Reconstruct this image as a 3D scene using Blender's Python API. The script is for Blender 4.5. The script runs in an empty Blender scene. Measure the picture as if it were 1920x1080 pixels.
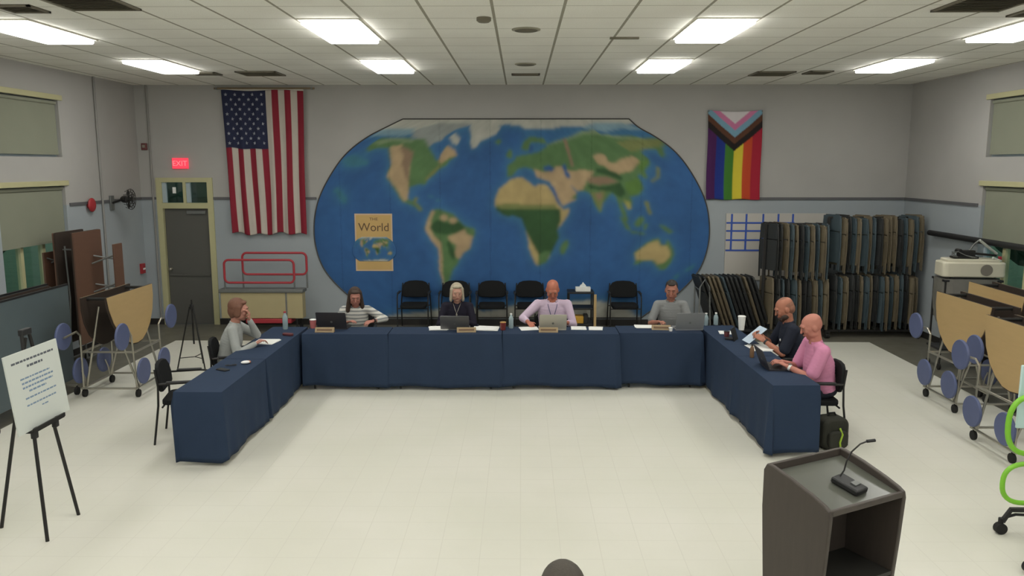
import bpy, bmesh, math, random
import numpy as np
from mathutils import Vector, Matrix, Quaternion
R = math.radians
PI = math.pi
rnd = random.Random(7)
scene = bpy.context.scene
col = scene.collection

# ------------------------------------------------------------------ camera
cam_data = bpy.data.cameras.new('camera')
cam_data.sensor_width = 36.0
cam_data.lens = 36.0 * 1500.0 / 1920.0
cam_data.clip_end = 200
cam = bpy.data.objects.new('camera', cam_data)
cam.location = (0, 0, 2.9)
cam.rotation_euler = (R(90 - 8.7175), 0, R(0.642))
col.objects.link(cam)
scene.camera = cam

# ------------------------------------------------------------------ world (dull evening daylight) and exposure
world = bpy.data.worlds.new('world')
scene.world = world
world.use_nodes = True
wnt = world.node_tree
wnt.nodes['Background'].inputs['Color'].default_value = (0.66, 0.80, 0.95, 1)
wnt.nodes['Background'].inputs['Strength'].default_value = 0.6
scene.view_settings.view_transform = 'Standard'
scene.view_settings.look = 'None'
scene.view_settings.gamma = 1
scene.view_settings.exposure = 0.0
scene.view_settings.use_curve_mapping = False
PANEL_STRENGTH = 13.2

# ------------------------------------------------------------------ materials
def lin(c):
    c = c / 255.0
    return c / 12.92 if c <= 0.04045 else ((c + 0.055) / 1.055) ** 2.4

def rgb(r, g, b):
    return (lin(r), lin(g), lin(b), 1)

MATS = {}
def mat(name, color, rough=0.6, metal=0.0, noise=0.0, nscale=20.0, bump=0.0, bscale=60.0, emit=None, alpha=None,
        trans=0.0, spec=0.5, coat=0.0, stretch=None):
    """procedural material: base colour varied by a noise texture, optional bump"""
    if name in MATS:
        return MATS[name]
    m = bpy.data.materials.new(name)
    m.use_nodes = True
    nt = m.node_tree
    b = nt.nodes['Principled BSDF']
    b.inputs['Base Color'].default_value = color
    b.inputs['Roughness'].default_value = rough
    b.inputs['Metallic'].default_value = metal
    b.inputs['Specular IOR Level'].default_value = spec
    b.inputs['Transmission Weight'].default_value = trans
    b.inputs['Coat Weight'].default_value = coat
    tc = nt.nodes.new('ShaderNodeTexCoord')
    src = tc.outputs['Object']
    if stretch:
        mp = nt.nodes.new('ShaderNodeMapping')
        mp.inputs['Scale'].default_value = stretch
        nt.links.new(src, mp.inputs['Vector'])
        src = mp.outputs['Vector']
    if noise > 0:
        n = nt.nodes.new('ShaderNodeTexNoise')
        n.inputs['Scale'].default_value = nscale
        n.inputs['Detail'].default_value = 4
        nt.links.new(src, n.inputs['Vector'])
        mx = nt.nodes.new('ShaderNodeMix')
        mx.data_type = 'RGBA'
        mx.inputs[6].default_value = tuple(max(0, c * (1 - noise)) for c in color[:3]) + (1,)
        mx.inputs[7].default_value = tuple(min(1, c * (1 + noise)) for c in color[:3]) + (1,)
        nt.links.new(n.outputs['Fac'], mx.inputs[0])
        nt.links.new(mx.outputs[2], b.inputs['Base Color'])
    if bump > 0:
        n2 = nt.nodes.new('ShaderNodeTexNoise')
        n2.inputs['Scale'].default_value = bscale
        n2.inputs['Detail'].default_value = 3
        nt.links.new(src, n2.inputs['Vector'])
        bp = nt.nodes.new('ShaderNodeBump')
        bp.inputs['Strength'].default_value = bump
        bp.inputs['Distance'].default_value = 0.01
        nt.links.new(n2.outputs['Fac'], bp.inputs['Height'])
        nt.links.new(bp.outputs['Normal'], b.inputs['Normal'])
    if emit:
        b.inputs['Emission Color'].default_value = emit[0]
        b.inputs['Emission Strength'].default_value = emit[1]
    MATS[name] = m
    return m

def attr_mat(name, attr, rough=0.7, noise=0.0, nscale=6.0, bump=0.0, bscale=30):
    """base colour from a colour attribute (printed or dyed pattern)"""
    m = bpy.data.materials.new(name)
    m.use_nodes = True
    nt = m.node_tree
    b = nt.nodes['Principled BSDF']
    b.inputs['Roughness'].default_value = rough
    b.inputs['Specular IOR Level'].default_value = 0.25
    a = nt.nodes.new('ShaderNodeAttribute')
    a.attribute_name = attr
    tc = nt.nodes.new('ShaderNodeTexCoord')
    n = nt.nodes.new('ShaderNodeTexNoise')
    n.inputs['Scale'].default_value = nscale
    n.inputs['Detail'].default_value = 5
    nt.links.new(tc.outputs['Object'], n.inputs['Vector'])
    mr = nt.nodes.new('ShaderNodeMapRange')
    mr.inputs['To Min'].default_value = 1 - noise
    mr.inputs['To Max'].default_value = 1 + noise
    nt.links.new(n.outputs['Fac'], mr.inputs['Value'])
    vm = nt.nodes.new('ShaderNodeVectorMath')
    vm.operation = 'SCALE'
    nt.links.new(a.outputs['Color'], vm.inputs[0])
    nt.links.new(mr.outputs['Result'], vm.inputs['Scale'])
    nt.links.new(vm.outputs['Vector'], b.inputs['Base Color'])
    if bump > 0:
        bp = nt.nodes.new('ShaderNodeBump')
        bp.inputs['Strength'].default_value = bump
        bp.inputs['Distance'].default_value = 0.01
        nt.links.new(n.outputs['Fac'], bp.inputs['Height'])
        nt.links.new(bp.outputs['Normal'], b.inputs['Normal'])
    return m

# ------------------------------------------------------------------ mesh builder
class MB:
    def __init__(self):
        self.bm = bmesh.new()

    def box(self, c, s, rot=None, piv=None):
        r = bmesh.ops.create_cube(self.bm, size=1.0)
        M = Matrix.Translation(Vector(c)) @ (rot.to_4x4() if rot else Matrix.Identity(4)) @ Matrix.Diagonal((s[0], s[1], s[2], 1))
        bmesh.ops.transform(self.bm, matrix=M, verts=r['verts'])
        return self

    def span(self, a, b):
        """box from corner a to corner b"""
        return self.box([(a[i] + b[i]) / 2 for i in range(3)], [abs(b[i] - a[i]) for i in range(3)])

    def cyl(self, a, b, r, r2=None, n=16):
        a, b = Vector(a), Vector(b)
        d = b - a
        q = Vector((0, 0, 1)).rotation_difference(d)
        M = Matrix.Translation((a + b) / 2) @ q.to_matrix().to_4x4()
        bmesh.ops.create_cone(self.bm, cap_ends=True, segments=n, radius1=r, radius2=r if r2 is None else r2,
                              depth=d.length, matrix=M)
        return self

    def ell(self, c, rad, rot=None, u=20, v=12):
        M = Matrix.Translation(Vector(c)) @ (rot.to_4x4() if rot else Matrix.Identity(4)) @ Matrix.Diagonal((rad[0], rad[1], rad[2], 1))
        bmesh.ops.create_uvsphere(self.bm, u_segments=u, v_segments=v, radius=1.0, matrix=M)
        return self

    def tube(self, pts, r, n=8, closed=False):
        pts = [Vector(p) for p in pts]
        rings = []
        L = len(pts)
        prev = None
        for i, p in enumerate(pts):
            if closed:
                t = (pts[(i + 1) % L] - pts[i - 1]).normalized()
            else:
                t = (pts[min(i + 1, L - 1)] - pts[max(i - 1, 0)]).normalized()
            if prev is None:
                ref = Vector((0, 0, 1)) if abs(t.z) < 0.9 else Vector((1, 0, 0))
                nrm = t.cross(ref).normalized()
            else:
                nrm = (prev - t * prev.dot(t)).normalized()
            prev = nrm
            bi = t.cross(nrm)
            rr = r[i] if isinstance(r, (list, tuple)) else r
            rings.append([self.bm.verts.new(p + nrm * rr * math.cos(2 * PI * k / n) + bi * rr * math.sin(2 * PI * k / n)) for k in range(n)])
        m = L if closed else L - 1
        for i in range(m):
            A, B = rings[i], rings[(i + 1) % L]
            for k in range(n):
                self.bm.faces.new((A[k], A[(k + 1) % n], B[(k + 1) % n], B[k]))
        if not closed:
            self.bm.faces.new(rings[0][::-1])
            self.bm.faces.new(rings[-1])
        return self

    def prism(self, pts, depth, M=None):
        """closed outline in local xy, extruded by depth along local z (centred), placed by matrix M"""
        M = M or Matrix.Identity(4)
        lo = [self.bm.verts.new(M @ Vector((x, y, -depth / 2))) for x, y in pts]
        hi = [self.bm.verts.new(M @ Vector((x, y, depth / 2))) for x, y in pts]
        n = len(pts)
        self.bm.faces.new(lo[::-1])
        self.bm.faces.new(hi)
        for i in range(n):
            self.bm.faces.new((lo[i], lo[(i + 1) % n], hi[(i + 1) % n], hi[i]))
        return self

    def lathe(self, prof, c=(0, 0, 0), n=24):
        c = Vector(c)
        rings = [[self.bm.verts.new(c + Vector((r * math.cos(2 * PI * k / n), r * math.sin(2 * PI * k / n), z))) for k in range(n)] for r, z in prof]
        for A, B in zip(rings, rings[1:]):
            for k in range(n):
                self.bm.faces.new((A[k], A[(k + 1) % n], B[(k + 1) % n], B[k]))
        self.bm.faces.new(rings[0][::-1])
        self.bm.faces.new(rings[-1])
        return self

    def build(self, name, m, parent=None, bevel=0.0, smooth=True, loc=None, label=None, solidify=0.0):
        bmesh.ops.recalc_face_normals(self.bm, faces=self.bm.faces)
        me = bpy.data.meshes.new(name)
        self.bm.to_mesh(me)
        self.bm.free()
        ob = bpy.data.objects.new(name, me)
        col.objects.link(ob)
        for x in (m if isinstance(m, (list, tuple)) else [m]):
            me.materials.append(x)
        if smooth:
            me.shade_smooth()
            me.set_sharp_from_angle(angle=R(38))
        if bevel > 0:
            md = ob.modifiers.new('bevel', 'BEVEL')
            md.width = bevel
            md.segments = 2
            md.limit_method = 'ANGLE'
        if parent is not None:
            ob.parent = parent
        if loc is not None:
            ob.location = loc
        if label:
            ob['label'] = label
        return ob

def rr_outline(w, h, r, n=5, cx=0, cy=0):
    """rounded rectangle outline"""
    out = []
    for sx, sy, a0 in ((1, 1, 0), (-1, 1, 90), (-1, -1, 180), (1, -1, 270)):
        for k in range(n + 1):
            a = R(a0 + 90 * k / n)
            out.append((cx + sx * (w / 2 - r) + r * math.cos(a), cy + sy * (h / 2 - r) + r * math.sin(a)))
    return out

def basis(xa, ya, za, o=(0, 0, 0)):
    M = Matrix.Identity(4)
    for i, a in enumerate((xa, ya, za)):
        for j in range(3):
            M[j][i] = a[j]
    M.translation = Vector(o)
    return M
XZ = lambda o=(0, 0, 0): basis((1, 0, 0), (0, 0, 1), (0, -1, 0), o)     # outline in x,z - thickness along y
YZ = lambda o=(0, 0, 0): basis((0, 1, 0), (0, 0, 1), (1, 0, 0), o)      # outline in y,z - thickness along x

def tag(o, label, cat, group=None, kind=None):
    o['label'] = label
    o['category'] = cat
    if group:
        o['group'] = group
    if kind:
        o['kind'] = kind
    return o

def thing(name, label, cat, loc=(0, 0, 0), rz=0.0, group=None):
    o = bpy.data.objects.new(name, None)
    o.empty_display_size = 0.1
    col.objects.link(o)
    o.location = loc
    o.rotation_euler = (0, 0, rz)
    return tag(o, label, cat, group)

def struct(name, mb, m, parent=None, bevel=0.0, smooth=False):
    o = mb.build(name, m, parent, bevel=bevel, smooth=smooth)
    if parent is None:
        o['kind'] = 'structure'
    return o

def dup(root, loc, rz, label=None, group=None):
    r = root.copy()
    col.objects.link(r)
    r.location = loc
    r.rotation_euler = (0, 0, rz)
    if label:
        r['label'] = label
    if group:
        r['group'] = group
    for ch in list(root.children):
        c = ch.copy()
        col.objects.link(c)
        c.parent = r
        for g in ch.children:
            d = g.copy()
            col.objects.link(d)
            d.parent = c
    return r

def word(text, size, m, parent, loc, rot, name='lettering', depth=0.001, align='CENTER', sx=1.0):
    cu = bpy.data.curves.new(name, 'FONT')
    cu.body = text
    cu.size = size
    cu.extrude = depth
    cu.align_x = align
    cu.align_y = 'CENTER'
    tmp = bpy.data.objects.new(name, cu)
    col.objects.link(tmp)
    dg = bpy.context.evaluated_depsgraph_get()
    me = bpy.data.meshes.new_from_object(tmp.evaluated_get(dg))
    bpy.data.objects.remove(tmp)
    o = bpy.data.objects.new(name, me)
    col.objects.link(o)
    me.materials.clear()
    me.materials.append(m)
    o.parent = parent
    o.location = loc
    o.rotation_euler = rot
    o.scale = (sx, 1, 1)
    return o

# common materials
M_navy = mat('navy cloth', rgb(44, 58, 80), 0.85, noise=0.10, nscale=3, bump=0.25, bscale=9, spec=0.2)
M_black_pad = mat('black fabric', rgb(31, 32, 33), 0.9, noise=0.15, nscale=60, bump=0.2, bscale=300, spec=0.2)
M_black_metal = mat('black metal', rgb(38, 37, 36), 0.45, metal=0.3, noise=0.1, nscale=30)
M_black_plastic = mat('black plastic', rgb(30, 30, 31), 0.5, noise=0.1, nscale=40)
M_chrome = mat('steel tube', rgb(178, 174, 162), 0.32, metal=0.85, noise=0.08, nscale=10)
M_grey_metal = mat('grey metal', rgb(120, 122, 120), 0.5, metal=0.5, noise=0.08, nscale=12)
M_tan_lam = mat('tan laminate', rgb(188, 160, 112), 0.45, noise=0.07, nscale=4, bump=0.03, stretch=(1, 1, 6))
M_dark_under = mat('dark brown underside', rgb(52, 40, 32), 0.8, noise=0.15, nscale=14)
M_slate = mat('slate blue laminate', rgb(80, 92, 96), 0.6, noise=0.05, nscale=5)
M_brown_lam = mat('brown laminate', rgb(98, 70, 55), 0.55, noise=0.08, nscale=5, stretch=(1, 1, 5))
M_stool = mat('blue stool plastic', rgb(88, 98, 135), 0.55, noise=0.06, nscale=12)
M_white_paper = mat('white paper', rgb(236, 236, 232), 0.8, noise=0.03, nscale=30)
M_print = mat('printed text', rgb(88, 92, 100), 0.8, noise=0.2, nscale=80)
M_rubber = mat('black rubber', rgb(28, 27, 26), 0.8, noise=0.1, nscale=30)
M_red_metal = mat('red painted metal', rgb(165, 48, 58), 0.45, noise=0.08, nscale=10)
M_beige = mat('beige panel', rgb(172, 160, 122), 0.6, noise=0.05, nscale=6)
M_trim_yel = mat('cream painted frame', rgb(184, 180, 140), 0.5, noise=0.05, nscale=10)

# ------------------------------------------------------------------ room shell
XW, YB, YF, ZC = 6.85, 14.43, -4.2, 4.3

def grid_lines(nt, coord, sx, sy, ox, oy, width):
    """1 on the lines of a rectangular grid in the object's x,y"""
    outs = []
    sep = nt.nodes.new('ShaderNodeSeparateXYZ')
    nt.links.new(coord, sep.inputs[0])
    for ax, s, o in (('X', sx, ox), ('Y', sy, oy)):
        a = nt.nodes.new('ShaderNodeMath'); a.operation = 'SUBTRACT'; a.inputs[1].default_value = o
        nt.links.new(sep.outputs[ax], a.inputs[0])
        d = nt.nodes.new('ShaderNodeMath'); d.operation = 'DIVIDE'; d.inputs[1].default_value = s
        nt.links.new(a.outputs[0], d.inputs[0])
        f = nt.nodes.new('ShaderNodeMath'); f.operation = 'PINGPONG'; f.inputs[1].default_value = 0.5
        nt.links.new(d.outputs[0], f.inputs[0])
        l = nt.nodes.new('ShaderNodeMath'); l.operation = 'LESS_THAN'; l.inputs[1].default_value = width / s / 2
        nt.links.new(f.outputs[0], l.inputs[0])
        outs.append(l.outputs[0])
    m = nt.nodes.new('ShaderNodeMath'); m.operation = 'MAXIMUM'
    nt.links.new(outs[0], m.inputs[0]); nt.links.new(outs[1], m.inputs[1])
    return m.outputs[0], outs, sep

def mixrgb(nt, fac, a, b):
    mx = nt.nodes.new('ShaderNodeMix'); mx.data_type = 'RGBA'
    for sock, v in ((mx.inputs[0], fac), (mx.inputs[6], a), (mx.inputs[7], b)):
        if isinstance(v, (tuple, float, int)):
            sock.default_value = v
        else:
            nt.links.new(v, sock)
    return mx.outputs[2]

def noise_fac(nt, coord, scale, detail=4, lo=0.35, hi=0.65):
    n = nt.nodes.new('ShaderNodeTexNoise'); n.inputs['Scale'].default_value = scale; n.inputs['Detail'].default_value = detail
    nt.links.new(coord, n.inputs['Vector'])
    mr = nt.nodes.new('ShaderNodeMapRange'); mr.inputs['From Min'].default_value = lo; mr.inputs['From Max'].default_value = hi
    nt.links.new(n.outputs['Fac'], mr.inputs['Value'])
    return mr.outputs['Result']

def new_mat(name, rough=0.5, spec=0.5):
    m = bpy.data.materials.new(name); m.use_nodes = True
    nt = m.node_tree; b = nt.nodes['Principled BSDF']
    b.inputs['Roughness'].default_value = rough; b.inputs['Specular IOR Level'].default_value = spec
    tc = nt.nodes.new('ShaderNodeTexCoord')
    return m, nt, b, tc.outputs['Object']

# floor: off-white vinyl tile field with a darker tile border along the walls
m, nt, b, co = new_mat('vinyl tile floor', 0.42, 0.35)
lines, _, sep = grid_lines(nt, co, 0.305, 0.305, 0.0, 0.1, 0.006)
base = mixrgb(nt, noise_fac(nt, co, 0.9), rgb(211, 210, 197), rgb(216, 214, 203))
wn = nt.nodes.new('ShaderNodeTexWhiteNoise'); wn.noise_dimensions = '2D'
sc_ = nt.nodes.new('ShaderNodeVectorMath'); sc_.operation = 'DIVIDE'; sc_.inputs[1].default_value = (0.305, 0.305, 1)
fl_ = nt.nodes.new('ShaderNodeVectorMath'); fl_.operation = 'FLOOR'
nt.links.new(co, sc_.inputs[0]); nt.links.new(sc_.outputs[0], fl_.inputs[0]); nt.links.new(fl_.outputs[0], wn.inputs['Vector'])
mr = nt.nodes.new('ShaderNodeMapRange'); mr.inputs['To Min'].default_value = 0.0; mr.inputs['To Max'].default_value = 0.12
nt.links.new(wn.outputs['Value'], mr.inputs['Value'])
base = mixrgb(nt, mr.outputs['Result'], base, rgb(203, 202, 190))
base = mixrgb(nt, lines, base, rgb(205, 203, 191))
def cmp(sock, op, v):
    n = nt.nodes.new('ShaderNodeMath'); n.operation = op; n.inputs[1].default_value = v
    nt.links.new(sock, n.inputs[0]); return n.outputs[0]
ax = nt.nodes.new('ShaderNodeMath'); ax.operation = 'ABSOLUTE'; nt.links.new(sep.outputs['X'], ax.inputs[0])
e1 = cmp(ax.outputs[0], 'GREATER_THAN', 5.78); e2 = cmp(sep.outputs['Y'], 'GREATER_THAN', 13.05)
mx = nt.nodes.new('ShaderNodeMath'); mx.operation = 'MAXIMUM'; nt.links.new(e1, mx.inputs[0]); nt.links.new(e2, mx.inputs[1])
base = mixrgb(nt, mx.outputs[0], base, mixrgb(nt, noise_fac(nt, co, 5), rgb(98, 95, 84), rgb(110, 107, 96)))
nt.links.new(base, b.inputs['Base Color'])
M_floor = m
struct('floor', MB().span((-XW - .2, YF - .2, -0.15), (XW + .2, YB + .2, 0)), M_floor)

# ceiling: lay-in panels on a T-bar grid
m, nt, b, co = new_mat('ceiling panels', 0.9, 0.1)
lines, ls, sep = grid_lines(nt, co, 0.643, 0.60, -0.26, 8.0, 0.028)
base = mixrgb(nt, noise_fac(nt, co, 1.2), rgb(240, 238, 230), rgb(247, 246, 238))
base = mixrgb(nt, noise_fac(nt, co, 130, 2, 0.5, 0.72), base, rgb(226, 223, 210))
base = mixrgb(nt, ls[0], base, rgb(160, 156, 142))
f2 = nt.nodes.new('ShaderNodeMath'); f2.operation = 'MULTIPLY'; f2.inputs[1].default_value = 0.45; nt.links.new(ls[1], f2.inputs[0])
base = mixrgb(nt, f2.outputs[0], base, rgb(170, 166, 152))
nt.links.new(base, b.inputs['Base Color'])
struct('ceiling', MB().span((-XW - .2, YF - .2, ZC), (XW + .2, YB + .2, ZC + 0.15)), m)

# walls: warm grey paint above the rail, cooler grey below, roller-paint mottling
m, nt, b, co = new_mat('two-tone wall paint', 0.75, 0.25)
sep = nt.nodes.new('ShaderNodeSeparateXYZ'); nt.links.new(co, sep.inputs[0])
up = mixrgb(nt, noise_fac(nt, co, 0.8), rgb(167, 165, 161), rgb(174, 172, 168))
lo = mixrgb(nt, noise_fac(nt, co, 0.8), rgb(156, 163, 167), rgb(162, 169, 173))
g = nt.nodes.new('ShaderNodeMath'); g.operation = 'GREATER_THAN'; g.inputs[1].default_value = 2.31
nt.links.new(sep.outputs['Z'], g.inputs[0])
nt.links.new(mixrgb(nt, g.outputs[0], lo, up), b.inputs['Base Color'])
bn = nt.nodes.new('ShaderNodeTexNoise'); bn.inputs['Scale'].default_value = 90
bp = nt.nodes.new('ShaderNodeBump'); bp.inputs['Strength'].default_value = 0.08; bp.inputs['Distance'].default_value = 0.004
nt.links.new(co, bn.inputs['Vector']); nt.links.new(bn.outputs['Fac'], bp.inputs['Height']); nt.links.new(bp.outputs['Normal'], b.inputs['Normal'])
M_wall = m

def wall_x(name, x0, x1, holes):
    """side wall between x0 and x1 with rectangular holes (y0, y1, z0, z1) sharing one y range"""
    mb = MB()
    ys = sorted({(h[0], h[1]) for h in holes})
    y = YF
    for (a, c) in ys:
        mb.span((x0, y, 0), (x1, a, ZC))
        z = 0
        for h in sorted([h for h in holes if (h[0], h[1]) == (a, c)], key=lambda q: q[2]):
            mb.span((x0, a, z), (x1, c, h[2])); z = h[3]
        mb.span((x0, a, z), (x1, c, ZC)); y = c
    mb.span((x0, y, 0), (x1, YB + .2, ZC))
    return struct(name, mb, M_wall)

WY = (10.45, 12.03)
holes = [(WY[0], WY[1], 0.95, 2.60), (WY[0], WY[1], 3.02, 3.85)]
wall_x('wall_left', -XW - .2, -XW, holes)
wall_x('wall_right', XW, XW + .2, holes)
DX0, DX1 = -6.50, -5.60
mb = MB()
mb.span((-XW, YB, 0), (DX0, YB + .2, ZC)).span((DX0, YB, 2.62), (DX1, YB + .2, ZC)).span((DX1, YB, 0), (XW, YB + .2, ZC))
struct('wall_back', mb, M_wall)
struct('wall_front', MB().span((-XW, YF - .2, 0), (XW, YF, ZC)), M_wall)

M_rail = mat('dark grey rail', rgb(92, 92, 94), 0.6, noise=0.05, nscale=8)
mb = MB()
struct('trim_1', MB().span((-XW, YB - .02, 2.29), (DX0 - .06, YB, 2.335)), M_rail)
struct('trim_4', MB().span((DX1 + .06, YB - .02, 2.29), (-3.68, YB, 2.335)), M_rail)
struct('trim_5', MB().span((3.34, YB - .02, 2.29), (XW, YB, 2.335)), M_rail)
struct('trim_2', MB().span((-XW, 12.11, 2.29), (-XW + .02, YB - .02, 2.335)), M_rail)
struct('trim_3', MB().span((XW - .02, 12.11, 2.29), (XW, YB - .02, 2.335)), M_rail)
M_base = mat('black vinyl base', rgb(40, 38, 36), 0.6, noise=0.1, nscale=8)
struct('baseboard_back', MB().span((-XW, YB - .012, 0), (DX0 - .06, YB, .11)).span((DX1 + .06, YB - .012, 0), (XW, YB, .11)), M_base)
struct('baseboard_left', MB().span((-XW, YF, 0), (-XW + .012, YB - .012, .11)), M_base)
struct('baseboard_right', MB().span((XW - .012, YF, 0), (XW, YB - .012, .11)), M_base)

# glass
gm, nt, b, co = new_mat('window glass', 0.03, 0.5)
for n in list(nt.nodes):
    if n.type == 'BSDF_PRINCIPLED':
        nt.nodes.remove(n)
out = [n for n in nt.nodes if n.type == 'OUTPUT_MATERIAL'][0]
tr = nt.nodes.new('ShaderNodeBsdfTransparent'); tr.inputs[0].default_value = (0.80, 0.88, 0.84, 1)
gl = nt.nodes.new('ShaderNodeBsdfGlossy'); gl.inputs['Roughness'].default_value = 0.04
ms = nt.nodes.new('ShaderNodeMixShader')
ms.inputs[0].default_value = 0.07; nt.links.new(tr.outputs[0], ms.inputs[1]); nt.links.new(gl.outputs[0], ms.inputs[2]); nt.links.new(ms.outputs[0], out.inputs[0])
M_glass = gm

# windows in the side walls, each with a roller shade
M_shade = mat('roller shade fabric', rgb(138, 140, 124), 0.85, noise=0.04, nscale=3, bump=0.05, bscale=400, spec=0.1)
M_alu = mat('pale window metal', rgb(165, 178, 184), 0.45, noise=0.05, nscale=8)
def side_window(n, sgn, z0, z1, shade_to, where, lower):
    xi = sgn * XW
    xo = sgn * (XW + .12)
    fr_ = MB()
    a, c = WY
    t = 0.05
    for (y0, y1, q0, q1) in ((a, c, z0, z0 + t), (a, c, z1 - t, z1), (a, a + t, z0 + t, z1 - t), (c - t, c, z0 + t, z1 - t)):
        fr_.span((xo - sgn * .03, y0, q0), (xo + sgn * .03, y1, q1))
    w = fr_.build('window_%d' % n, M_alu, None, smooth=False)
    w['kind'] = 'structure'
    hd = MB().span((xi - sgn * .03, a - .07, z1), (xi + sgn * .01, c + .07, z1 + .075))
    hd.build('window_header', M_trim_yel, w, bevel=.004)
    if lower:
        MB().span((xi - sgn * .06, a - .04, z0 - .04), (xi, c + .04, z0)).build('window_sill', M_trim_yel, w, bevel=.004)
        for y in (a + .54, a + 1.06):
            MB().span((xo - sgn * .035, y - .035, z0 + t), (xo + sgn * .035, y + .035, z1 - t)).build('mullion', M_trim_yel, w)
    MB().span((xo - .004, a + t, z0 + t), (xo + .004, c - t, z1 - t)).build('window_pane', M_glass, w)
    s = thing('roller_shade', 'grey green roller shade %s' % where, 'window shade', (xi + sgn * .045, (a + c) / 2, z1 - .04), 0)
    hw = (c - a) / 2 - .02
    MB().span((-.003, -hw, shade_to - (z1 - .04)), (.003, hw, 0)).build('shade_fabric', M_shade, s)
    MB().cyl((0, -hw, 0), (0, hw, 0), .028).build('roller', M_shade, s)
    MB().span((-.01, -hw, shade_to - (z1 - .04) - .025), (.01, hw, shade_to - (z1 - .04))).build('hem_bar', M_shade, s)
side_window(1, -1, 0.95, 2.60, 1.80, 'drawn halfway down the lower window of the left wall', True)
side_window(2, -1, 3.02, 3.85, 3.08, 'covering the upper window of the left wall', False)
side_window(3, 1, 0.95, 2.60, 1.80, 'drawn halfway down the lower window of the right wall', True)
side_window(4, 1, 3.02, 3.85, 3.08, 'covering the upper window of the right wall', False)

# exit door with a two-pane transom
M_door = mat('dark grey door paint', rgb(88, 87, 82), 0.55, noise=0.04, nscale=4)
dmb = MB()
for a, c in (((DX0 - .06, YB - .03, 0), (DX0 + .04, YB + .12, 2.68)), ((DX1 - .04, YB - .03, 0), (DX1 + .06, YB + .12, 2.68)),
             ((DX0 + .04, YB - .03, 2.60), (DX1 - .04, YB + .12, 2.68)), ((DX0 + .04, YB - .03, 2.13), (DX1 - .04, YB + .12, 2.23))):
    dmb.span(a, c)
door = struct('door_1', dmb, M_trim_yel)
MB().span((DX0 + .05, YB + .03, .01), (DX1 - .05, YB + .075, 2.125)).build('door_leaf', M_door, door, bevel=.003)
MB().cyl((DX0 + .11, YB + .03, 1.03), (DX0 + .11, YB - .01, 1.03), .022).ell((DX0 + .11, YB - .03, 1.03), (.03, .025, .03)).build('door_knob', M_chrome, door)
MB().span((DX0 + .46, YB - .01, 2.03), (DX0 + .80, YB + .028, 2.09)).build('door_closer', M_grey_metal, door, bevel=.004)
MB().span((DX0 + .08, YB + .005, .90), (DX1 - .08, YB + .029, .93)).build('push_bar', M_door, door)
for x0, x1 in ((DX0 + .04, -6.075), (-6.025, DX1 - .04)):
    MB().span((x0, YB + .05, 2.23), (x1, YB + .056, 2.60)).build('transom_pane', M_glass, door)
MB().span((-6.075, YB - .03, 2.23), (-6.025, YB + .12, 2.60)).build('transom_mullion', M_trim_yel, door)
for x in (DX0 + .04, -6.025):  # pale upright strip along the left side of each transom pane
    MB().span((x, YB + .0, 2.235), (x + .07, YB + .045, 2.595)).build('transom_strip', M_alu, door)
MB().span((-6.29, YB + .04, 2.40), (-6.23, YB + .048, 2.51)).build('notice', M_white_paper, door)

# thin conduits on the walls
M_pipe = mat('painted conduit', rgb(140, 138, 134), 0.6, noise=0.04, nscale=8)
for (x, y, lab) in ((-6.62, YB - .02, 'painted vertical conduit on the back wall beside the exit door'),
                    (-6.83, 13.05, 'painted vertical conduit on the left wall behind the black wall unit')):
    tag(MB().cyl((x, y, 0.11), (x, y, ZC), .018).build('conduit', M_pipe), lab, 'pipe')

# ------------------------------------------------------------------ outside
M_lawn = mat('lawn', rgb(84, 112, 76), 0.95, noise=0.3, nscale=3, bump=0.5, bscale=20)
o = MB().span((-60, -40, -.35), (60, 60, -.2)).build('ground', M_lawn, None, smooth=False)
o['kind'] = 'structure'
M_leaf = mat('tree leaves', rgb(56, 76, 60), 0.9, noise=0.5, nscale=3)
M_bark = mat('bark', rgb(70, 60, 50), 0.9, noise=0.3, nscale=8)
def tree(x, y, h, r, label):
    t = thing('tree', label, 'tree', (x, y, -.2), 0)
    MB().cyl((0, 0, 0), (0, 0, h * .6), .16, .09).build('trunk', M_bark, t)
    mb = MB()
    for k in range(10):
        a = rnd.uniform(0, 2 * PI)
        q = rnd.uniform(0, r * .6)
        s = rnd.uniform(.45, .7) * r
        mb.ell((q * math.cos(a), q * math.sin(a), h * .62 + rnd.uniform(-.25, .3) * h), (s, s, s * .85), u=14, v=9)
    for v in mb.bm.verts:
        v.co += Vector((rnd.uniform(-.1, .1), rnd.uniform(-.1, .1), rnd.uniform(-.1, .1)))
    mb.build('crown', M_leaf, t, smooth=False)
tree(-11.5, 15.5, 4.6, 2.0, 'green tree outside beyond the left side window')
tree(10.9, 17.0, 4.6, 2.0, 'green tree outside beyond the right side window')
tree(-8.6, 22.5, 6.0, 2.8, 'dark green tree outside seen through the transom above the exit door')

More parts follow.
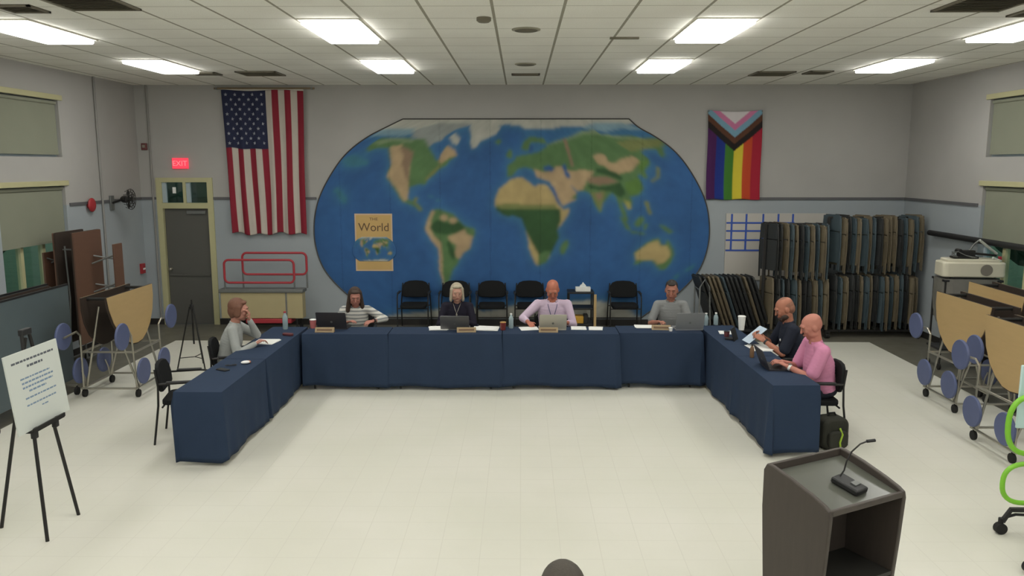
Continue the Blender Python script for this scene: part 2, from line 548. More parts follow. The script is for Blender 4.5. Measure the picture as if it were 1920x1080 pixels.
# ------------------------------------------------------------------ ceiling fixtures
M_diff = mat('light diffuser', (1, 1, 1, 1), 0.5, emit=((1.0, 0.99, 0.945, 1), PANEL_STRENGTH))
M_frame_w = mat('white fixture frame', rgb(215, 212, 200), 0.6, noise=0.02, nscale=10)
names_c = {-5.08: 'left outer', -1.868: 'left inner', 1.99: 'right inner', 5.21: 'right outer'}
names_r = {11.62: 'nearest the back wall', 8.65: 'second from the back wall', 5.7: 'third from the back wall',
           2.8: 'fourth from the back wall', -.1: 'fifth from the back wall', -2.9: 'sixth from the back wall'}
first = None
for y, rn in names_r.items():
    for x, cn in names_c.items():
        lab = 'glowing rectangular ceiling light in the %s row, %s' % (cn, rn)
        if first is None:
            t = thing('ceiling_light', lab, 'ceiling light', (x, y, ZC), 0, 'ceiling light panels')
            f = MB()
            for a, c in (((-.30, -.66, -.012), (-.275, .66, .0)), ((.275, -.66, -.012), (.30, .66, .0)), ((-.275, -.66, -.012), (.275, -.635, 0)), ((-.275, .635, -.012), (.275, .66, 0))):
                f.span(a, c)
            f.build('frame', M_frame_w, t, smooth=False)
            MB().prism(rr_outline(.55, 1.27, .04, n=4), .05, Matrix.Translation((0, 0, -.0265))).build('diffuser', M_diff, t, bevel=.012)
            first = t
        else:
            dup(first, (x, y, ZC), 0, lab)

M_vent = mat('dark vent metal', rgb(112, 106, 90), 0.6, noise=0.08, nscale=14)
M_vent_d = mat('vent dark slots', rgb(78, 74, 62), 0.8, noise=0.08, nscale=14)
def vent(x, y, sx, sy, label):
    t = thing('ceiling_vent', label, 'air vent', (x, y, ZC), 0, 'ceiling air vents')
    MB().span((-sx / 2, -sy / 2, -.006), (sx / 2, sy / 2, 0)).build('backing', M_vent_d, t, smooth=False)
    f = MB()
    for a, c in (((-sx / 2, -sy / 2, -.018), (-sx / 2 + .03, sy / 2, -.006)), ((sx / 2 - .03, -sy / 2, -.018), (sx / 2, sy / 2, -.006)),
                 ((-sx / 2, -sy / 2, -.018), (sx / 2, -sy / 2 + .03, -.006)), ((-sx / 2, sy / 2 - .03, -.018), (sx / 2, sy / 2, -.006))):
        f.span(a, c)
    f.build('frame', M_vent, t, smooth=False)
    s = MB()
    k = int(sy / .06)
    for i in range(1, k):
        s.box((0, -sy / 2 + sy * i / k, -.012), (sx - .06, .022, .004), Matrix.Rotation(R(25), 3, 'X'))
    s.build('louvres', M_vent, t, smooth=False)
vent(.07, 12.78, .44, .20, 'small dark slotted ceiling vent on the centre line near the back wall')
vent(-4.0, 12.6, .62, .55, 'square ceiling vent near the flag with stripes')
vent(-4.85, 12.6, .40, .35, 'smaller ceiling vent beside the square vent near the striped flag')
vent(3.85, 12.7, .58, .55, 'square ceiling vent near the back wall on the rainbow flag side')
vent(4.5, 12.55, .35, .40, 'smaller ceiling vent beside the square vent on the rainbow flag side')
vent(-3.75, 7.2, .62, .62, 'dark ceiling vent at the top left edge of the picture')
vent(-4.5, 7.45, .34, .34, 'small ceiling vent left of the dark vent at the top left')
vent(4.05, 7.35, .62, .62, 'dark ceiling vent at the top right edge of the picture')
vent(4.75, 7.75, .34, .34, 'small ceiling vent right of the dark vent at the top right')
M_spk = mat('ceiling speaker grille', rgb(150, 146, 128), 0.7, noise=0.05, nscale=20)
for x, y, lab in ((.05, 8.64, 'round ceiling speaker on the centre line, nearer to the camera'), (.06, 11.53, 'round ceiling speaker on the centre line, nearer to the back wall')):
    t = thing('ceiling_speaker', lab, 'speaker', (x, y, ZC), 0, 'round ceiling speakers')
    MB().lathe([(.15, 0), (.15, -.008), (.13, -.014)], n=28).build('rim', M_spk, t)
    MB().lathe([(.12, -.014), (.12, -.018), (.06, -.021), (.02, -.022)], n=28).build('grille', M_vent, t)
tag(MB().lathe([(.07, 0), (.07, -.03), (.05, -.045), (.01, -.046)], (-.36, 7.97, ZC)).build('smoke_detector', M_vent), 'small round smoke detector on the ceiling left of the speaker', 'smoke detector')
tag(MB().span((.98, 9.15, ZC - .02), (1.3, 9.2, ZC)).build('ceiling_bracket', M_vent), 'thin dark bracket on the ceiling left of the right inner light', 'bracket')

# ------------------------------------------------------------------ exit sign
M_exit = mat('lit exit sign red', rgb(225, 70, 90), 0.5, emit=(rgb(235, 60, 80), 0.9))
M_exit_t = mat('lit exit letters', rgb(240, 150, 150), 0.5, emit=(rgb(255, 130, 140), 0.7))
t = thing('exit_sign', 'small glowing red exit sign above the grey door', 'exit sign', (-6.09, YB, 2.93), 0)
MB().span((-.14, -.05, -.09), (.14, 0, .10)).build('housing', M_exit, t, bevel=.006)
word('EXIT', .13, M_exit_t, t, (0, -.053, 0), (R(90), 0, 0))

# fire devices and black wall unit on the left wall
M_alarm = mat('alarm red', rgb(160, 44, 50), 0.5, noise=0.05, nscale=20)
t = thing('fire_bell', 'round red fire bell on the rail of the left wall', 'fire bell', (-XW, 12.65, 2.28), 0)
MB().cyl((0, 0, 0), (.05, 0, 0), .06).build('back_box', M_alarm, t)
MB().ell((.055, 0, 0), (.035, .11, .11)).build('gong', M_alarm, t)
t = thing('wall_fan', 'black wall-mounted oscillating fan on the left wall beside the red bell', 'fan', (-XW, 13.35, 2.28), 0)
MB().span((0, -.06, -.12), (.03, .06, .12)).build('wall_plate', M_grey_metal, t, bevel=.004)
MB().tube([(.03, 0, 0), (.12, 0, .03), (.2, 0, .06)], .018).build('arm', M_black_metal, t)
MB().ell((.24, 0, .06), (.08, .06, .06)).build('motor', M_black_metal, t)
g = MB()
for k in range(3):
    rr = .07 + .05 * k
    g.tube([(.34, rr * math.cos(a), .06 + rr * math.sin(a)) for a in [i * PI / 12 for i in range(24)]], .006, n=6, closed=True)
for k in range(12):
    a = k * PI / 6
    g.tube([(.36, 0, .06), (.345, .17 * math.cos(a), .06 + .17 * math.sin(a)), (.28, .15 * math.cos(a), .06 + .15 * math.sin(a))], .005, n=5)
g.build('cage', M_black_metal, t)
fb = MB()
for k in range(4):
    a = k * PI / 2
    fb.box((.30, .075 * math.cos(a), .06 + .075 * math.sin(a)), (.008, .12, .06), Matrix.Rotation(a, 3, 'X'))
fb.build('blades', M_black_plastic, t)
t = thing('wall_strobe', 'small dark red alarm strobe high on the left end of the back wall', 'alarm', (-6.72, YB, 3.23), 0)
MB().span((-.05, -.04, -.06), (.05, 0, .06)).build('housing', mat('strobe dark red', rgb(110, 62, 62), 0.5, noise=.05), t, bevel=.006)
MB().span((-.025, -.055, -.02), (.025, -.04, .03)).build('lens', M_chrome, t)
t = thing('fire_alarm_pull', 'small red fire alarm pull station low on the left wall by the corner', 'alarm pull', (-XW, 14.25, 1.06), 0)
MB().span((0, -.06, -.09), (.05, .06, .09)).build('housing', M_alarm, t, bevel=.006)
MB().span((.05, -.035, -.02), (.06, .035, .01)).build('pull_bar', M_white_paper, t)

# ------------------------------------------------------------------ world map mural on the back wall (traced coastlines, metres on the wall: x, z)
MAP = [
 ('ice', [(-2.33,3.72), (2.00,3.72), (2.10,3.63), (1.72,3.61), (1.25,3.63), (1.06,3.57), (0.78,3.59), (0.59,3.55), (0.07,3.54), (-0.02,3.59), (-0.26,3.62), (-0.44,3.59), (-1.20,3.61), (-1.67,3.44), (-1.96,3.46), (-2.24,3.50), (-2.62,3.51)]),
 ('paleblue', [(-2.68,3.40), (-2.40,3.55), (-1.90,3.55), (-1.90,3.45), (-2.16,3.41), (-2.52,3.42)]),
 ('paleblue', [(1.03,3.56), (1.30,3.64), (1.77,3.64), (2.20,3.52), (1.99,3.52), (1.76,3.54), (1.49,3.48), (1.18,3.54)]),
 ('grey', [(-1.94,3.41), (-1.87,3.51), (-1.73,3.57), (-1.44,3.64), (-0.92,3.64), (-0.90,3.60), (-1.09,3.55), (-1.19,3.51), (-1.37,3.39), (-1.39,3.34), (-1.54,3.30), (-1.64,3.22), (-1.71,3.34), (-1.91,3.38)]),
 ('ice', [(-1.27,3.39), (-1.17,3.46), (-1.08,3.36), (-1.12,3.26), (-1.21,3.28)]),
 ('ice', [(-0.90,3.61), (-0.75,3.64), (-0.44,3.62), (-0.36,3.56), (-0.44,3.45), (-0.59,3.38), (-0.73,3.32), (-0.79,3.22), (-0.87,3.20), (-0.90,3.28), (-0.88,3.43), (-0.91,3.55)]),
 ('green', [(-2.75,3.20), (-2.62,3.30), (-2.51,3.37), (-2.29,3.39), (-2.02,3.39), (-1.91,3.36), (-1.71,3.36), (-1.64,3.22), (-1.56,3.09), (-1.52,3.01), (-1.48,2.98), (-1.42,3.09), (-1.37,3.19), (-1.31,3.25), (-1.18,3.17), (-1.13,3.07), (-1.27,2.98), (-1.33,2.90), (-1.45,2.84), (-1.55,2.73), (-1.67,2.65), (-1.70,2.56), (-1.75,2.55), (-1.80,2.57), (-1.98,2.52), (-2.03,2.42), (-2.03,2.30), (-1.95,2.26), (-1.90,2.34), (-1.85,2.32), (-1.88,2.24), (-1.81,2.17), (-1.76,2.09), (-1.83,2.09), (-1.93,2.18), (-2.04,2.22), (-2.14,2.26), (-2.20,2.36), (-2.25,2.46), (-2.33,2.57), (-2.40,2.69), (-2.39,2.78), (-2.32,2.92), (-2.34,3.09), (-2.37,3.20), (-2.51,3.21), (-2.63,3.18), (-2.71,3.14)]),
 ('palegreen', [(-2.60,3.31), (-2.29,3.39), (-1.91,3.36), (-1.91,3.30), (-2.29,3.32), (-2.53,3.26)]),
 ('tan', [(-2.33,3.23), (-2.12,3.26), (-2.03,3.13), (-1.97,2.94), (-2.01,2.59), (-2.03,2.30), (-2.10,2.26), (-2.25,2.50), (-2.39,2.71), (-2.31,2.92)]),
 ('brown', [(-2.14,3.22), (-2.03,3.21), (-1.91,3.13), (-1.95,2.98), (-2.00,2.86), (-2.01,2.61), (-2.07,2.69), (-2.13,2.94), (-2.09,3.05)]),
 ('tan', [(-1.43,3.09), (-1.31,3.25), (-1.18,3.17), (-1.14,3.07), (-1.29,3.03), (-1.39,2.94), (-1.47,2.94)]),
 ('olive', [(-1.47,2.90), (-1.35,2.98), (-1.55,2.75), (-1.69,2.63), (-1.73,2.65), (-1.61,2.78)]),
 ('olive', [(-1.93,2.26), (-1.90,2.34), (-1.85,2.32), (-1.88,2.24), (-1.77,2.11), (-1.82,2.09)]),
 ('teal', [(-1.67,2.38), (-1.55,2.34), (-1.56,2.32), (-1.67,2.35)]),
 ('teal', [(-1.52,2.30), (-1.43,2.28), (-1.44,2.26), (-1.52,2.27)]),
 ('green', [(-1.60,2.10), (-1.50,2.13), (-1.34,2.08), (-1.21,2.03), (-1.11,1.91), (-1.01,1.82), (-0.84,1.77), (-0.82,1.68), (-0.89,1.56), (-0.92,1.40), (-1.04,1.33), (-1.11,1.22), (-1.14,1.14), (-1.24,1.02), (-1.27,0.92), (-1.31,0.78), (-1.30,0.64), (-1.38,0.62), (-1.42,0.76), (-1.46,0.96), (-1.48,1.12), (-1.49,1.40), (-1.57,1.52), (-1.68,1.65), (-1.74,1.77), (-1.69,1.91), (-1.65,2.03)]),
 ('tan', [(-1.60,2.10), (-1.54,2.08), (-1.62,1.93), (-1.64,1.77), (-1.57,1.63), (-1.45,1.52), (-1.42,1.26), (-1.43,0.96), (-1.38,0.72), (-1.41,0.72), (-1.48,1.04), (-1.49,1.40), (-1.61,1.55), (-1.73,1.75), (-1.69,1.91)]),
 ('darkgreen', [(-1.62,1.85), (-1.50,1.93), (-1.31,1.87), (-1.11,1.89), (-1.01,1.79), (-1.07,1.69), (-1.37,1.67), (-1.56,1.69), (-1.64,1.77)]),
 ('tan', [(-1.33,1.63), (-1.15,1.69), (-1.01,1.77), (-0.86,1.75), (-0.88,1.58), (-0.92,1.42), (-1.04,1.34), (-1.12,1.22), (-1.20,1.28), (-1.17,1.46), (-1.29,1.56)]),
 ('green', [(-1.01,1.77), (-0.84,1.77), (-0.82,1.68), (-0.89,1.63), (-0.99,1.69)]),
 ('darkgreen', [(-1.35,1.54), (-1.27,1.54), (-1.18,1.30), (-1.22,1.20), (-1.29,1.28)]),
 ('tan', [(-1.31,1.97), (-1.33,1.93), (-1.38,1.91), (-1.44,1.93), (-1.46,1.97), (-1.44,2.01), (-1.38,2.02), (-1.33,2.01)]),
 ('tan', [(-1.15,1.92), (-1.18,1.88), (-1.23,1.86), (-1.28,1.88), (-1.30,1.92), (-1.28,1.96), (-1.23,1.97), (-1.17,1.96)]),
 ('sand', [(-0.45,2.34), (-0.39,2.48), (-0.29,2.56), (-0.16,2.67), (0.03,2.68), (0.18,2.57), (0.25,2.52), (0.31,2.57), (0.47,2.55), (0.57,2.40), (0.70,2.17), (0.76,2.11), (0.87,2.14), (0.85,2.03), (0.76,1.90), (0.66,1.76), (0.69,1.61), (0.62,1.47), (0.55,1.33), (0.46,1.16), (0.32,1.10), (0.26,1.14), (0.23,1.22), (0.15,1.40), (0.13,1.58), (0.08,1.76), (0.01,1.95), (-0.14,2.00), (-0.24,1.99), (-0.35,2.03), (-0.45,2.12), (-0.47,2.24)]),
 ('darkgreen', [(-0.45,2.19), (-0.30,2.18), (-0.16,2.20), (0.08,2.17), (0.32,2.18), (0.51,2.16), (0.70,2.12), (0.72,1.93), (0.66,1.76), (0.69,1.61), (0.62,1.47), (0.55,1.33), (0.46,1.18), (0.34,1.16), (0.32,1.30), (0.26,1.41), (0.19,1.52), (0.13,1.66), (0.08,1.76), (0.01,1.95), (-0.14,2.00), (-0.24,1.99), (-0.35,2.03), (-0.44,2.11)]),
 ('olive', [(-0.45,2.21), (-0.16,2.22), (0.32,2.20), (0.60,2.21), (0.68,2.12), (0.32,2.13), (0.08,2.12), (-0.31,2.13), (-0.43,2.14)]),
 ('green', [(0.30,1.28), (0.44,1.37), (0.55,1.36), (0.46,1.16), (0.32,1.10)]),
 ('green', [(0.84,1.58), (0.87,1.50), (0.79,1.32), (0.72,1.30), (0.70,1.40), (0.75,1.52)]),
 ('green', [(-0.24,2.69), (-0.25,2.90), (-0.12,2.98), (-0.08,3.06), (0.21,3.11), (0.30,3.13), (0.44,3.22), (0.46,3.26), (0.61,3.32), (0.76,3.37), (0.90,3.41), (1.07,3.50), (1.30,3.52), (1.38,3.45), (1.68,3.42), (1.95,3.42), (2.18,3.37), (2.41,3.39), (2.58,3.31), (2.55,3.24), (2.50,3.22), (2.55,3.09), (2.52,3.03), (2.45,3.07), (2.40,3.19), (2.16,3.17), (2.14,3.11), (2.27,3.01), (2.29,2.92), (2.20,2.80), (2.25,2.69), (2.20,2.66), (2.12,2.75), (2.08,2.71), (2.16,2.59), (2.19,2.48), (2.13,2.38), (1.96,2.34), (1.99,2.25), (1.98,2.13), (1.92,2.11), (1.88,2.19), (1.80,2.25), (1.88,2.07), (1.93,1.92), (1.87,1.90), (1.79,2.09), (1.70,2.34), (1.63,2.41), (1.55,2.34), (1.46,2.21), (1.44,2.06), (1.40,2.07), (1.32,2.21), (1.26,2.36), (1.20,2.43), (1.00,2.45), (0.89,2.54), (0.82,2.56), (0.85,2.50), (1.00,2.40), (0.99,2.30), (0.81,2.21), (0.75,2.18), (0.66,2.32), (0.52,2.61), (0.28,2.69), (0.25,2.78), (0.19,2.84), (0.07,2.86), (-0.05,2.84), (-0.10,2.78), (-0.16,2.71)]),
 ('green', [(-0.01,3.20), (0.07,3.34), (0.15,3.40), (0.40,3.38), (0.46,3.27), (0.28,3.30), (0.17,3.30), (0.13,3.17), (0.05,3.17)]),
 ('palegreen', [(0.44,3.24), (0.61,3.32), (0.90,3.41), (1.07,3.50), (1.30,3.52), (1.38,3.45), (1.68,3.42), (2.18,3.37), (2.53,3.36), (2.15,3.35), (1.68,3.37), (1.30,3.45), (1.07,3.43), (0.76,3.32)]),
 ('olive', [(1.95,3.36), (2.53,3.36), (2.49,3.24), (1.96,3.13), (1.67,3.30)]),
 ('tan', [(0.23,2.84), (0.40,2.78), (0.57,2.80), (0.61,2.89), (0.71,2.88), (0.88,2.80), (1.08,2.82), (1.31,2.80), (1.23,2.69), (1.16,2.59), (1.10,2.46), (1.00,2.45), (0.89,2.54), (1.00,2.40), (0.99,2.30), (0.81,2.21), (0.75,2.18), (0.66,2.32), (0.52,2.61), (0.28,2.69)]),
 ('tan', [(1.27,3.06), (1.38,3.11), (1.50,3.08), (1.54,2.96), (1.67,2.94), (1.79,3.02), (1.98,3.06), (2.12,2.98), (1.97,2.80), (1.74,2.75), (1.58,2.80), (1.48,2.89), (1.37,2.92)]),
 ('brown', [(1.19,2.67), (1.31,2.71), (1.58,2.69), (1.74,2.61), (1.58,2.57), (1.39,2.55), (1.20,2.59)]),
 ('darkgreen', [(1.20,2.57), (1.39,2.52), (1.58,2.54), (1.78,2.61), (1.86,2.40), (1.78,2.32), (1.59,2.44), (1.31,2.48), (1.20,2.50)]),
 ('darkgreen', [(1.33,2.84), (1.50,2.84), (1.70,2.77), (1.81,2.69), (1.78,2.63), (1.58,2.71), (1.35,2.77)]),
 ('grass', [(1.85,2.59), (2.07,2.67), (2.16,2.55), (2.13,2.40), (1.94,2.38), (1.88,2.46)]),
 ('grass', [(2.10,2.98), (2.27,3.00), (2.27,2.90), (2.16,2.80), (2.08,2.86)]),
 ('olive', [(1.24,2.42), (1.51,2.44), (1.47,2.25), (1.43,2.07), (1.34,2.23)]),
 ('brown', [(1.33,2.40), (1.43,2.42), (1.45,2.32), (1.38,2.27)]),
 ('yellow', [(1.84,2.28), (1.96,2.25), (1.98,2.13), (1.90,2.13)]),
 ('brown', [(0.74,3.36), (0.80,3.36), (0.94,2.90), (0.90,2.86), (0.84,3.05)]),
 ('green', [(0.93,2.36), (1.00,2.40), (0.99,2.30), (0.89,2.30)]),
 ('ocean', [(0.40,2.87), (0.50,2.90), (0.60,2.84), (0.55,2.79), (0.42,2.80)]),
 ('ocean', [(0.72,2.90), (0.79,2.92), (0.81,2.80), (0.87,2.75), (0.87,2.66), (0.80,2.69), (0.76,2.80)]),
 ('ocean', [(0.53,2.54), (0.59,2.51), (0.69,2.25), (0.67,2.21), (0.61,2.32)]),
 ('ocean', [(0.15,3.26), (0.22,3.27), (0.21,3.17), (0.16,3.11), (0.14,3.17)]),
 ('green', [(-0.27,3.07), (-0.21,3.19), (-0.16,3.15), (-0.15,3.03), (-0.21,3.01)]),
 ('green', [(-0.48,3.31), (-0.40,3.36), (-0.33,3.32), (-0.41,3.26)]),
 ('olive', [(2.41,2.88), (2.47,2.86), (2.47,2.69), (2.34,2.59), (2.30,2.61), (2.41,2.71)]),
 ('olive', [(2.20,2.27), (2.27,2.27), (2.35,2.03), (2.29,2.02)]),
 ('green', [(1.76,2.01), (1.81,1.99), (1.91,1.87), (1.98,1.75), (1.91,1.74), (1.83,1.87)]),
 ('green', [(2.03,1.85), (2.10,1.97), (2.18,2.00), (2.22,1.93), (2.16,1.83), (2.09,1.80)]),
 ('green', [(2.20,1.85), (2.28,1.87), (2.27,1.80), (2.23,1.73), (2.20,1.75)]),
 ('green', [(2.46,1.85), (2.57,1.83), (2.67,1.77), (2.76,1.71), (2.66,1.68), (2.56,1.76)]),
 ('green', [(1.96,1.74), (2.11,1.71), (2.24,1.69), (2.24,1.66), (1.97,1.70)]),
 ('green', [(2.04,1.12), (2.08,1.20), (2.04,1.34), (2.15,1.42), (2.27,1.52), (2.38,1.58), (2.49,1.61), (2.52,1.50), (2.60,1.47), (2.64,1.59), (2.68,1.54), (2.75,1.40), (2.77,1.30), (2.72,1.16), (2.62,1.04), (2.52,1.02), (2.45,1.09), (2.37,1.20), (2.20,1.18), (2.12,1.12)]),
 ('sand', [(2.08,1.20), (2.06,1.33), (2.17,1.41), (2.29,1.51), (2.46,1.56), (2.52,1.47), (2.64,1.46), (2.70,1.36), (2.69,1.26), (2.59,1.16), (2.48,1.13), (2.39,1.21), (2.20,1.20)]),
 ('sand', [(0.16,1.55), (0.22,1.47), (0.32,1.30), (0.32,1.18), (0.25,1.18), (0.18,1.37)]),
 ('teal', [(2.76,0.89), (2.83,0.97), (2.87,0.93), (2.80,0.83)]),
 ('teal', [(2.99,1.05), (3.14,1.13), (3.11,1.03), (2.97,0.99)]),
 ('ice', [(-2.71,0.07), (-2.36,0.17), (-2.12,0.21), (-1.73,0.24), (-1.43,0.31), (-1.24,0.27), (-0.94,0.37), (-0.70,0.25), (-0.36,0.31), (-0.02,0.39), (0.23,0.36), (0.81,0.43), (1.30,0.47), (1.69,0.40), (1.84,0.36), (1.98,0.30), (2.08,0.20), (2.33,0.08)]),
 ('teal', [(-3.20,2.99), (-3.01,3.09), (-2.73,2.99), (-2.73,2.90), (-3.11,2.88)]),
 ('teal', [(-3.37,2.47), (-3.28,2.52), (-3.13,2.33), (-3.13,2.22), (-3.23,2.24)]),
]
MAP_OUTLINE = [(-2.09,3.71), (-2.43,3.55), (-2.72,3.41), (-3.06,3.17), (-3.30,2.90), (-3.55,2.50), (-3.68,2.19), (-3.74,1.85), (-3.74,1.52), (-3.65,1.15), (-3.49,0.88), (-3.23,0.61), (-3.04,0.46), (-2.70,0.26), (-2.49,0.14), (2.14,0.14), (2.35,0.26), (2.69,0.46), (2.88,0.61), (3.14,0.88), (3.30,1.15), (3.39,1.52), (3.39,1.85), (3.33,2.19), (3.20,2.50), (2.95,2.90), (2.71,3.17), (2.37,3.41), (2.08,3.55), (1.74,3.71)]

MAP_OUTLINE[15] = (2.20, 0.14)
MAP_OUTLINE[-1] = (1.90, 3.71)
PAL = {'ice': (196, 196, 184), 'paleblue': (140, 172, 186), 'grey': (158, 164, 160), 'green': (98, 134, 86), 'palegreen': (142, 164, 124),
       'tan': (196, 170, 132), 'brown': (152, 128, 104), 'darkgreen': (60, 96, 58), 'sand': (198, 176, 122), 'olive': (134, 142, 88),
       'grass': (104, 144, 72), 'yellow': (176, 172, 96), 'teal': (72, 130, 150), 'ocean': (58, 104, 160)}

def in_poly(px, pz, poly):
    inside = np.zeros(px.shape, bool)
    n = len(poly)
    for i in range(n):
        x1, z1 = poly[i]
        x2, z2 = poly[(i + 1) % n]
        if z1 == z2:
            continue
        c = ((z1 > pz) != (z2 > pz)) & (px < (x2 - x1) * (pz - z1) / (z2 - z1) + x1)
        inside ^= c
    return inside

def blur(a, k):
    for _ in range(k):
        p = np.pad(a, ((1, 1), (1, 1)) + ((0, 0),) * (a.ndim - 2), mode='edge')
        a = (p[1:-1, 1:-1] * 2 + p[:-2, 1:-1] + p[2:, 1:-1] + p[1:-1, :-2] + p[1:-1, 2:]) / 6
    return a

def smooth_noise(h, w, cells, seed):
    rs = np.random.RandomState(seed)
    g = rs.rand(cells + 2, cells * 2 + 2)
    yy = np.linspace(0, cells, h)[:, None] * np.ones((1, w))
    xx = np.linspace(0, cells * 2, w)[None, :] * np.ones((h, 1))
    y0 = yy.astype(int); x0 = xx.astype(int)
    fy = yy - y0; fx = xx - x0
    fy = fy * fy * (3 - 2 * fy); fx = fx * fx * (3 - 2 * fx)
    return (g[y0, x0] * (1 - fy) * (1 - fx) + g[y0 + 1, x0] * fy * (1 - fx) + g[y0, x0 + 1] * (1 - fy) * fx + g[y0 + 1, x0 + 1] * fy * fx)

def color_grid(name, P, C, m, parent, thick=0.004):
    """surface through a grid of points P[h,w,3] with a colour attribute from C[h,w,3] (linear)"""
    h, w = P.shape[:2]
    idx = np.arange(h * w).reshape(h, w)
    f = np.stack([idx[:-1, :-1], idx[:-1, 1:], idx[1:, 1:], idx[1:, :-1]], -1).reshape(-1, 4)
    me = bpy.data.meshes.new(name)
    me.from_pydata(P.reshape(-1, 3).tolist(), [], f.tolist())
    a = me.color_attributes.new('print', 'FLOAT_COLOR', 'POINT')
    a.data.foreach_set('color', np.concatenate([C.reshape(-1, 3), np.ones((h * w, 1))], 1).astype(np.float32).ravel())
    me.materials.append(m)
    me.shade_smooth()
    o = bpy.data.objects.new(name, me)
    col.objects.link(o)
    if parent:
        o.parent = parent
    md = o.modifiers.new('thickness', 'SOLIDIFY')
    md.thickness = thick
    md.offset = 0
    return o

LIN = {k: np.array([lin(c) for c in v]) * .80 for k, v in PAL.items()}
half = len(MAP_OUTLINE) // 2
def chaikin(p, n=3):
    for _ in range(n):
        q = [p[0]]
        for a, b in zip(p, p[1:]):
            q += [(a[0] * .75 + b[0] * .25, a[1] * .75 + b[1] * .25), (a[0] * .25 + b[0] * .75, a[1] * .25 + b[1] * .75)]
        p = q + [p[-1]]
    return p
MAP_OUTLINE = chaikin(MAP_OUTLINE[:half]) + chaikin(MAP_OUTLINE[half:])
half = len(MAP_OUTLINE) // 2
Lo = MAP_OUTLINE[:half][::-1]          # bottom to top
Ro = MAP_OUTLINE[half:]                # bottom to top
def map_colors(h, w, X, Zc):
    C = np.zeros((h, w, 3)); C[:] = LIN['ocean']
    n1 = smooth_noise(h, w, 6, 1)[..., None]; n2 = smooth_noise(h, w, 22, 2)[..., None]
    C *= 0.82 + 0.22 * n1 + 0.14 * n2
    land = np.zeros((h, w))
    layers = []
    for k, poly in MAP:
        ins = in_poly(X, Zc, poly)
        if k not in ('ocean',):
            land[ins] = 1
        layers.append((k, ins))
    halo = np.clip(blur(land, 60) * 2.2, 0, 1)[..., None] * 0.55
    C = C * (1 - halo) + np.array([lin(68), lin(122), lin(150)]) * halo
    for k, ins in layers:
        C[ins] = LIN[k] * (0.9 + 0.2 * n2[ins])
    C *= 0.93 + 0.14 * smooth_noise(h, w, 60, 3)[..., None]
    return blur(C, 4)
h, w = 180, 360
zz = np.linspace(0.14, 3.71, h)
xl = np.interp(zz, [p[1] for p in Lo], [p[0] for p in Lo])
xr = np.interp(zz, [p[1] for p in Ro], [p[0] for p in Ro])
t_ = np.linspace(0, 1, w)[None, :]
X = xl[:, None] * (1 - t_) + xr[:, None] * t_
Zc = zz[:, None] * np.ones((1, w))
Cm = map_colors(h, w, X, Zc)
for sx in np.arange(-3.25, 3.4, .90):      # joins between the printed panels
    Cm[np.abs(X - sx) < .012] *= 0.86
mural = thing('world_map_mural', 'huge oval world map mural with blue oceans on the back wall', 'wall map', (0, YB - .012, 0), 0)
P = np.stack([X, np.full_like(X, -.004), Zc], -1)
color_grid('printed_map', P, Cm, attr_mat('mural print', 'print', 0.6, noise=0.10, nscale=2.5), mural, .004)
ring = [(x, -.006, z) for x, z in MAP_OUTLINE]
MB().tube(ring, .012, n=6, closed=True).build('map_border', mat('map border line', rgb(70, 68, 66), 0.6, noise=.05), mural)
M_leg = mat('legend ochre', rgb(198, 164, 104), 0.6, noise=.06, nscale=5)
M_legb = mat('legend pale border', rgb(204, 180, 150), 0.6, noise=.04, nscale=5)
lx0, lx1, lz0, lz1 = -3.0, -2.32, 1.0, 2.04
MB().span((lx0, -.012, lz0), (lx1, -.006, lz1)).build('legend_border', M_legb, mural, smooth=False)
MB().span((lx0 + .025, -.014, lz0 + .025), (lx1 - .025, -.012, lz1 - .025)).build('legend_panel', M_leg, mural, smooth=False)
M_legt = mat('legend brown lettering', rgb(96, 74, 52), 0.6, noise=.05)
word('World', .21, M_legt, mural, (-2.655, -.0155, 1.79), (R(90), 0, 0), sx=.98)
word('THE', .07, M_legt, mural, (-2.655, -.0155, 1.94), (R(90), 0, 0), sx=1.2)
# the little map repeated on the legend
hs, ws = 40, 80
zs = np.linspace(0.14, 3.71, hs)
xl2 = np.interp(zs, [p[1] for p in Lo], [p[0] for p in Lo]); xr2 = np.interp(zs, [p[1] for p in Ro], [p[0] for p in Ro])
tt = np.linspace(0, 1, ws)[None, :]
X2 = xl2[:, None] * (1 - tt) + xr2[:, None] * tt
Z2 = zs[:, None] * np.ones((1, ws))
C2 = map_colors(hs, ws, X2, Z2)
C2 = np.minimum(1, C2 * 1.05)
P2 = np.stack([-2.66 + (X2 + .175) * .112, np.full_like(X2, -.018), 1.40 + (Z2 - 1.93) * .125], -1)
color_grid('small_map', P2, C2, attr_mat('small map print', 'print', 0.6, noise=.05), mural, .003)

# ------------------------------------------------------------------ flags
fl = thing('striped_flag', 'large american flag hanging vertically on the back wall above the red railings', 'flag', (-4.56, YB - .06, 4.2), 0)
W0, H0 = 1.45, 2.52
hh, ww = 130, 13 * 12 + 1
u = np.linspace(0, 1, ww)[None, :] * np.ones((hh, 1))
v = np.linspace(0, 1, hh)[:, None] * np.ones((1, ww))
red, whi, blu = [np.array([lin(c) for c in q]) for q in ((134, 40, 54), (188, 180, 170), (42, 46, 70))]
st = np.minimum((u * 13).astype(int), 12)
Cf = np.where((st % 2 == 0)[..., None], red, whi)
can = (u < 7 / 13) & (v < .40)
Cf[can] = blu
left = -.71 + .09 * v ** 1.0 ; right = .74 - .04 * v
xx = left + (right - left) * u + .012 * np.sin(v * 5 + u * 9) * v
yy = -.02 - (.012 + .022 * v) * np.sin(u * 2 * PI * 5.2 + 1.2 * v)
zf = -v * H0 + .02 * np.sin(u * 22) * v + .012 * np.cos(u * 9)
Pf = np.stack([xx, yy, zf], -1)
